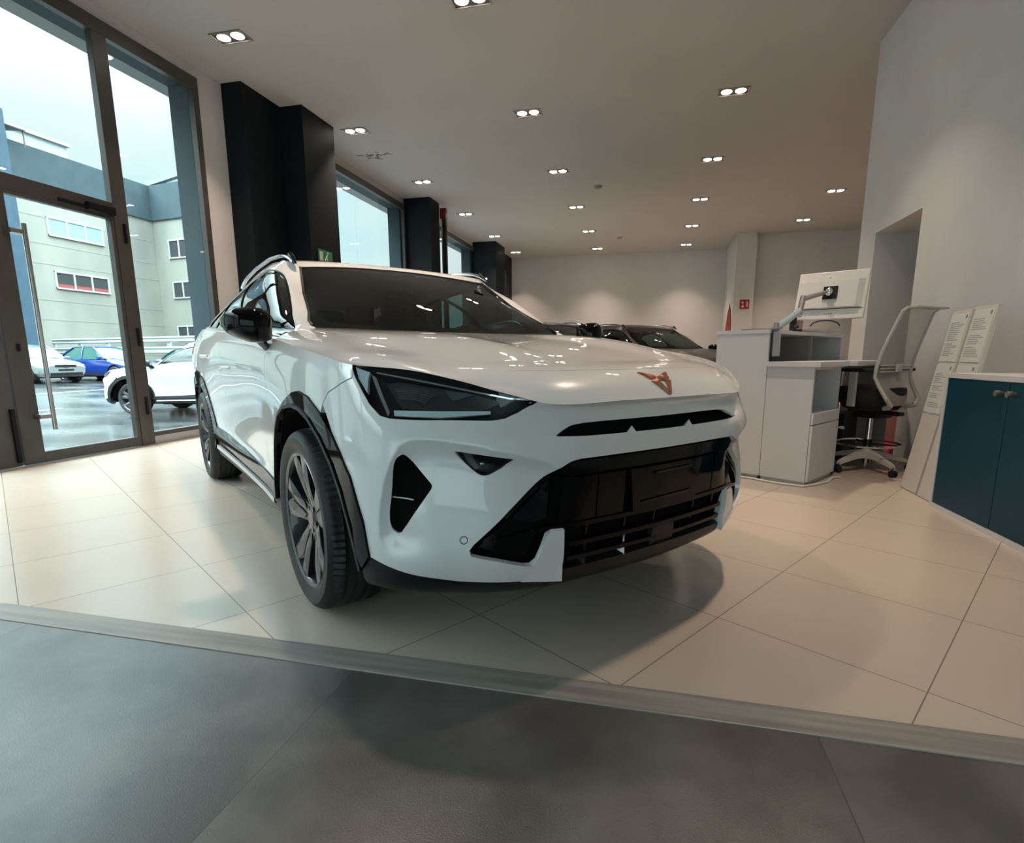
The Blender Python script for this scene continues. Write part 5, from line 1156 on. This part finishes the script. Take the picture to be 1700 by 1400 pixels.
m = MB(); m.lathe([(0,-.002),(.012,-.002),(.012,.0),(0,.0)], 16, Matrix.Translation((-.03,-.001,.165)), axis='y'); m.build('logo', mat('logo_grey', (.75,.75,.74), .3), mo)
m = MB()
for k in range(4): m.box((-.03+.018*k,-.003,-.168),(-.02+.018*k,.001,-.160))
m.build('port_label', LAM_D, mo)
m = MB(); m.box((-.26,.0221,-.185),(.26,.0235,.195)); m.build('screen', GLOSS_BLACK, mo)
ar = empty('swivel_bracket', (.87,4.36,1.09)); tag(ar, 'silver jointed bracket clamped to the tall counter, holding the monitor', 'bracket')
AL = mat('silver_arm', (.50,.66,.74), .3, metal=.5); ALG = mat('grey_joint', (.35,.34,.33), .35, metal=.6)
base = Vector((.87,4.36,1.09)); j1 = Vector((1.128,4.85,1.272)); j2 = Vector((1.16,4.90,1.37)); j3 = Vector((1.405,5.27,1.45))
def rel(p): return tuple(Vector(p)-base)
m = MB(); m.tube([rel(base+Vector((0,0,.03))), rel(j1)], [.022,.020], 12, flat=1.3); m.build('lower_arm', AL, ar)
m = MB(); m.tube([rel(j1-Vector((0,0,.03))), rel(j2+Vector((0,0,.02)))], .022, 14); m.build('elbow', ALG, ar)
m = MB(); m.tube([rel(j2), rel(j2.lerp(j3,.55)), rel(j3)], [.022,.02,.018], 12); m.build('upper_arm', ALG, ar)
m = MB(); m.box((-.02,-.03,-.17),(.03,.03,.0)); m.box((-.03,-.035,.022),(.035,.035,.035), bev=.004); m.tube([(0,0,.02),(0,0,.07)], .02, 12); m.build('clamp', ALG, ar)
# ---------------------------------------------------------------- drafting chair
WPL = mat('chair_white_plastic', (.52,.50,.46), .4); MESHM = glass('chair_mesh', (.45,.43,.39), .5, 4.0)
def mesh_cloth():
    m_ = mat('chair_mesh_cloth', (.42,.39,.34), .8); N, L, b = nodes(m_)
    tr = N.new('ShaderNodeBsdfTransparent'); mx = N.new('ShaderNodeMixShader'); mx.inputs[0].default_value = .62
    out = [n for n in N if n.type == 'OUTPUT_MATERIAL'][0]; L.new(tr.outputs[0], mx.inputs[1]); L.new(b.outputs[0], mx.inputs[2]); L.new(mx.outputs[0], out.inputs[0]); return m_
MESHM = mesh_cloth()
CHR = math.atan2(-.777, .629)
ch = empty('drafting_chair', (1.75,4.94,0), CHR); tag(ch, 'tall white drafting chair with mesh back, black seat and chrome foot ring', 'chair')
# local x = towards the chair's back, y = across
m = MB(); m.lathe([(0,.09),(.035,.09),(.045,.12),(.035,.17),(.028,.20)], 20); hub = m.build('base_hub', WPL, ch)
for k in range(5):
    a = 2*PI*k/5-.39; c, s = math.cos(a), math.sin(a)
    secs = []
    for r, z, w_, hh in ((.02,.135,.030,.030),(.15,.118,.026,.020),(.28,.088,.022,.014),(.31,.075,.020,.012)):
        secs.append([(c*r-s*q[0]*w_, s*r+c*q[0]*w_, z+q[1]*hh) for q in ((-1,-1),(1,-1),(.7,1),(-.7,1))])
    m = MB(); m.loft(secs); leg = m.build('leg', WPL, ch, sharp=40)
    m = MB(); m.tube([(c*.305,s*.305,.075),(c*.305,s*.305,.05)], .007, 8)
    for q in (-1,1): m.lathe([(0,-.010),(.024,-.010),(.026,-.004),(.026,.004),(.024,.010),(0,.010)], 16, Matrix.Translation((c*.315-s*.013*q, s*.315+c*.013*q, .026)) @ Matrix.Rotation(a, 4, 'Z'), axis='y')
    m.build('caster', SATIN_BLACK, leg)
m = MB(); m.tube([(0,0,.10),(0,0,.44)], .022, 16); m.build('gas_lift', CHROME, ch)
m = MB(); m.tube([(0,0,.02),(0,0,.12)], .012, 10); m.build('lower_stem', CHROME, ch)
m = MB(); m.tube([(.235*math.cos(2*PI*k/40),.235*math.sin(2*PI*k/40),.215) for k in range(41)], .010, 10, cap=False); fr_ = m.build('foot_ring', CHROME, ch)
m = MB()
for k in range(3): a = 2*PI*k/3+.4; m.tube([(0,0,.215),(.23*math.cos(a),.23*math.sin(a),.215)], .007, 8)
m.tube([(0,0,.19),(0,0,.25)], .032, 14); m.build('ring_spokes', SATIN_BLACK, fr_)
m = MB(); m.loft([[( .23*math.cos(a)*k*(1.05 if math.cos(a)<0 else .95), .24*math.sin(a)*k, z) for a in [2*PI*i/28 for i in range(28)]] for k, z in ((.55,.49),(.85,.505),(1.0,.56),(1.04,.62),(.98,.675),(.6,.69))]); m.build('seat', mat('black_fabric', (.008,.008,.010), .85), ch, sharp=60)
m = MB(); m.box((-.10,-.10,.43),(.12,.10,.49), bev=.02); m.box((.08,-.035,.46),(.24,.035,.49), bev=.01); m.build('mechanism', SATIN_BLACK, ch)
prof = [(.17,.52),(.235,.545),(.225,.60),(.175,.68),(.135,.76),(.14,.84),(.165,.95),(.20,1.06),(.235,1.16),(.265,1.245),(.30,1.268)]
def wid(z): return float(np.interp(z, [.52,.58,.76,1.0,1.27], [.12,.20,.225,.215,.19]))
m = MB()
for s in (-1,1): m.tube([(x, s*wid(z), z) for x, z in prof], [.018,.018,.016,.014,.013,.013,.012,.012,.012,.012,.012], 8)
m.tube([(.30, -.19+.38*k/8, 1.268) for k in range(9)], .013, 8, flat=.7); m.box((.29,-.195,1.262),(.37,.195,1.276), bev=.005); m.tube([(.17, -.12+.24*k/6, .52) for k in range(7)], .018, 8); bf = m.build('back_frame', WPL, ch)
m = MB(); m.loft([[(x+.012*math.cos(PI*t_/2), t_*(wid(z)-.006), z) for t_ in np.linspace(-1,1,9)] for x, z in prof[1:]], False, closed=False); m.build('back_mesh', MESHM, bf)
m = MB()
for z in (.80,.825,.85): x = float(np.interp(z, [q[1] for q in prof[3:]], [q[0] for q in prof[3:]])); m.tube([(x+.018, -.20+.40*k/8, z) for k in range(9)], .005, 6)
m.box((.165,-.03,.80),(.185,.03,.86), bev=.005); m.build('lumbar_support', WPL, bf)
for s in (-1,1):
    m = MB(); m.box((-.03,s*.27-.012,.53),(.03,s*.27+.012,.80), bev=.006); am = m.build('arm_post', WPL, ch)
    m = MB(); m.box((-.12,s*.27-.04,.80),(.13,s*.27+.04,.825), bev=.01); m.build('arm_pad', SATIN_BLACK, am)
    m = MB(); m.box((-.02,s*.13,.49),(.02,s*.272,.53)); m.build('arm_bracket', SATIN_BLACK, am)
# ---------------------------------------------------------------- teal cabinets on the right
TEALC = noisy(mat('petrol_blue_lacquer', (.001,.042,.072), .38, spec=.22), (.001,.040,.068), (.001,.044,.076), 2.)
ca = empty('low_cabinet', (1.725,3.80,0)); tag(ca, 'low petrol blue two-door cabinet with white edges against the right wall', 'cabinet')
ca.rotation_euler = (0,0,math.radians(2.0))
m = MB(); m.box((0,-1.16,.0),(.42,0,.028)); m.box((0,-1.16,.795),(.42,0,.823)); m.box((0,-.028,.028),(.42,0,.795)); m.box((0,-1.16,.028),(.42,-1.132,.795)); m.box((.40,-1.132,.028),(.42,-.028,.795)); m.build('carcass', LAM, ca)
for (a, b, ky) in ((-.578,-.030,-.535),(-1.13,-.582,-.625)):
    m = MB(); m.box((.004,a,.030),(.022,b,.793), bev=.002); d = m.build('door', TEALC, ca)
    m = MB(); m.lathe([(0,-.034),(.015,-.034),(.016,-.030),(.016,-.012),(.010,-.010),(.010,.004)], 18, Matrix.Translation((0,ky,.735)), axis='x'); m.build('knob', KNOB, d)
# leaning information boards
BRD = mat('board_white', (.56,.54,.50), .5); SHEET = mat('paper_sheet', (.62,.63,.62), .5); INK = mat('print_grey', (.22,.22,.23), .8)
def board(y0, y1, lab, dz=0):
    b = empty('display_board', (1.765,(y0+y1)/2,.0)); tag(b, lab, 'display board'); w = (y1-y0)/2-.004
    b.rotation_euler = (0, math.atan2(.185,1.20), 0)
    m = MB(); m.box((0,-w,.004),(.022,w,1.225+dz), bev=.002); m.build('board', BRD, b)
    for (z0, z1, seed) in ((.895,1.205+dz,1),(.55,.875,2)):
        m = MB(); m.box((-.004,-w+.012,z0),(.0,w-.008,z1)); s_ = m.build('sheet', SHEET, b)
        ink = MB(); rnd = random.Random(seed+int(y0*10)); z = z1-.06
        ink.box((-.0048,-w+.03,z1-.035),(-.004,-w+.048,z1-.012))
        while z > z0+.03:
            if rnd.random() > .12: ink.box((-.0046, w-.03-rnd.uniform(.5,1)*(2*w-.07), z),(-.004, w-.03, z+.0035))
            z -= .0125
        ink.build('print', INK, s_)
    m = MB(); m.add([(.022,-.03,.9),(.022,.03,.9),(.022,.03,.93),(.022,-.03,.93),(.30,-.03,-.045),(.30,.03,-.045),(.33,.03,-.042),(.33,-.03,-.042)], [(0,1,2,3),(4,7,6,5),(0,4,5,1),(1,5,6,2),(2,6,7,3),(3,7,4,0)]); m.build('prop', BRD, b)
board(4.075,4.315,'white information board with printed sheets leaning by the wall, the one nearer the chair')
board(3.815,4.055,'white information board with printed sheets, right-hand of the two, nearest the blue cabinet', .01)
# passage: red crate; added pink panel stands in for red reflected on the wall
m = MB(); m.box((0,0,0),(.6,.5,.06), bev=.012); m.box((-.008,-.008,.06),(.608,.508,.075), bev=.006); o = m.build('crate', mat('red_crate', (.42,.010,.012), .5), loc=(2.22,5.75,0)); tag(o, 'bright red box on the floor in the wall opening behind the chair', 'box')
m = MB(); m.box((0,0,0),(.7,.03,.44), bev=.006); o = m.build('panel', mat('red_bounce_pink', (.42,.24,.235), .7), loc=(2.25,6.32,0)); tag(o, 'pink panel added as the red reflection on the passage wall, above the red box', 'panel')
# cable on the floor round the pedestal
def fl(a, b, z=.008): q = onc(a, b, z); return q
pts = [fl(-.42,-.04),fl(-.25,-.05),fl(-.05,-.035),fl(.15,-.06),fl(.33,-.03),fl(.37,.10),fl(.40,.25),fl(.38,.42),fl(.41,.5)]
o = MB().tube(pts, .008, 8).build('floor_cable', PLW); tag(o, 'white cable lying on the tiles along the foot of the counter', 'cable')
# ---------------------------------------------------------------- signs and small fittings
RED = mat('sign_red', (.30,.010,.012), .5); WHT = mat('sign_white', (.60,.56,.54), .5); GRN = mat('sign_green', (.01,.20,.07), .4)
s_ = empty('fire_sign', (2.40,16.315,2.29)); tag(s_, 'small red fire equipment sign on the pale column', 'sign')
m = MB(); m.box((-.12,-.012,-.12),(.12,.0,.12)); m.build('plate', RED, s_)
m = MB(); m.box((.05,-.016,-.07),(.085,-.012,.05), bev=.001); m.box((.03,-.016,.05),(.075,-.012,.075)); m.build('pictogram', WHT, s_)
m = MB(); m.prism([(-.075,-.09),(-.02,-.09),(-.015,-.04),(-.045,.0),(-.05,-.03),(-.08,-.05)], -.016, -.012, axis=1); m.build('pictogram', WHT, s_)
m = MB(); m.prism([(-.08,.02),(-.03,.02),(-.03,.06),(-.055,.085),(-.08,.06)], -.016, -.012, axis=1); m.build('pictogram', WHT, s_)
s_ = empty('exit_sign', (-4.555,7.22,2.30)); tag(s_, 'small green emergency exit sign on the dark pier above the car roof', 'sign')
m = MB(); m.box((0,-.17,-.09),(.012,.17,.09)); m.build('plate', GRN, s_)
m = MB(); m.box((.012,-.15,-.06),(.016,-.07,.06)); m.build('door_pictogram', WHT, s_)
m = MB(); m.tube([(.015,-.02,-.05),(.015,.01,.0),(.015,.03,.03)], .009, 6); m.tube([(.015,.01,0),(.015,.04,-.05)], .008, 6); m.sphere((.015,.045,.055), .014, 10, 8); m.build('runner_pictogram', WHT, s_)
m = MB(); m.tube([(0,0,-4.0),(0,0,-.32)], .018, 10); pp = m.build('conduit', mat('pale_conduit', (.42,.40,.37), .5), loc=(-4.53,11.74,CEIL)); tag(pp, 'thin vertical conduit with a dark red cap beside the second dark pier', 'conduit')
m = MB(); m.box((.02,-.04,-4.0),(.10,.04,-.32)); m.build('trunking', SATIN_BLACK, pp)
m = MB(); m.box((-.03,-.05,-.32),(.11,.05,-.10), bev=.01); m.build('red_cap', mat('dark_red_cap', (.16,.006,.012), .4), pp)
for loc, lab in (((-1.15,11.29,CEIL),'small round smoke detector on the ceiling between the middle lamp rows'),((-1.0,16.08,CEIL),'smaller detector on the ceiling near the back wall')):
    m = MB(); m.lathe([(0,-.045),(.05,-.04),(.075,-.02),(.085,0)], 20); o = m.build('smoke_detector', mat('detector_grey', (.30,.28,.26), .5) if 'detector_grey' not in bpy.data.materials else bpy.data.materials['detector_grey'], loc=loc); tag(o, lab, 'smoke detector')
fb = empty('feather_flag', (1.76,14.2,0)); tag(fb, 'narrow red feather flag standing by the pale column in the background', 'flag')
m = MB(); m.prism([(-.08,.35),(.06,.35),(.06,1.2),(.05,1.7),(.03,2.0),(.0,2.12),(-.04,1.9),(-.07,1.5)], -.004, .004, axis=1); m.build('cloth', mat('flag_red', (.42,.09,.06), .7), fb)
m = MB(); m.tube([(.065,0,0),(.065,0,1.2),(.05,0,1.75),(0,0,2.13)], .008, 6); m.lathe([(0,0),(.16,0),(.16,.02),(0,.03)], 20, Matrix.Translation((.065,0,0))); m.build('pole', SATIN_BLACK, fb)
m = MB(); m.box((0,0,0),(.5,.10,.55), bev=.01); o = m.build('wall_heater', WHT, loc=(.62,18.48,1.0)); tag(o, 'flat white convector box low on the back wall behind the dark cars', 'heater')
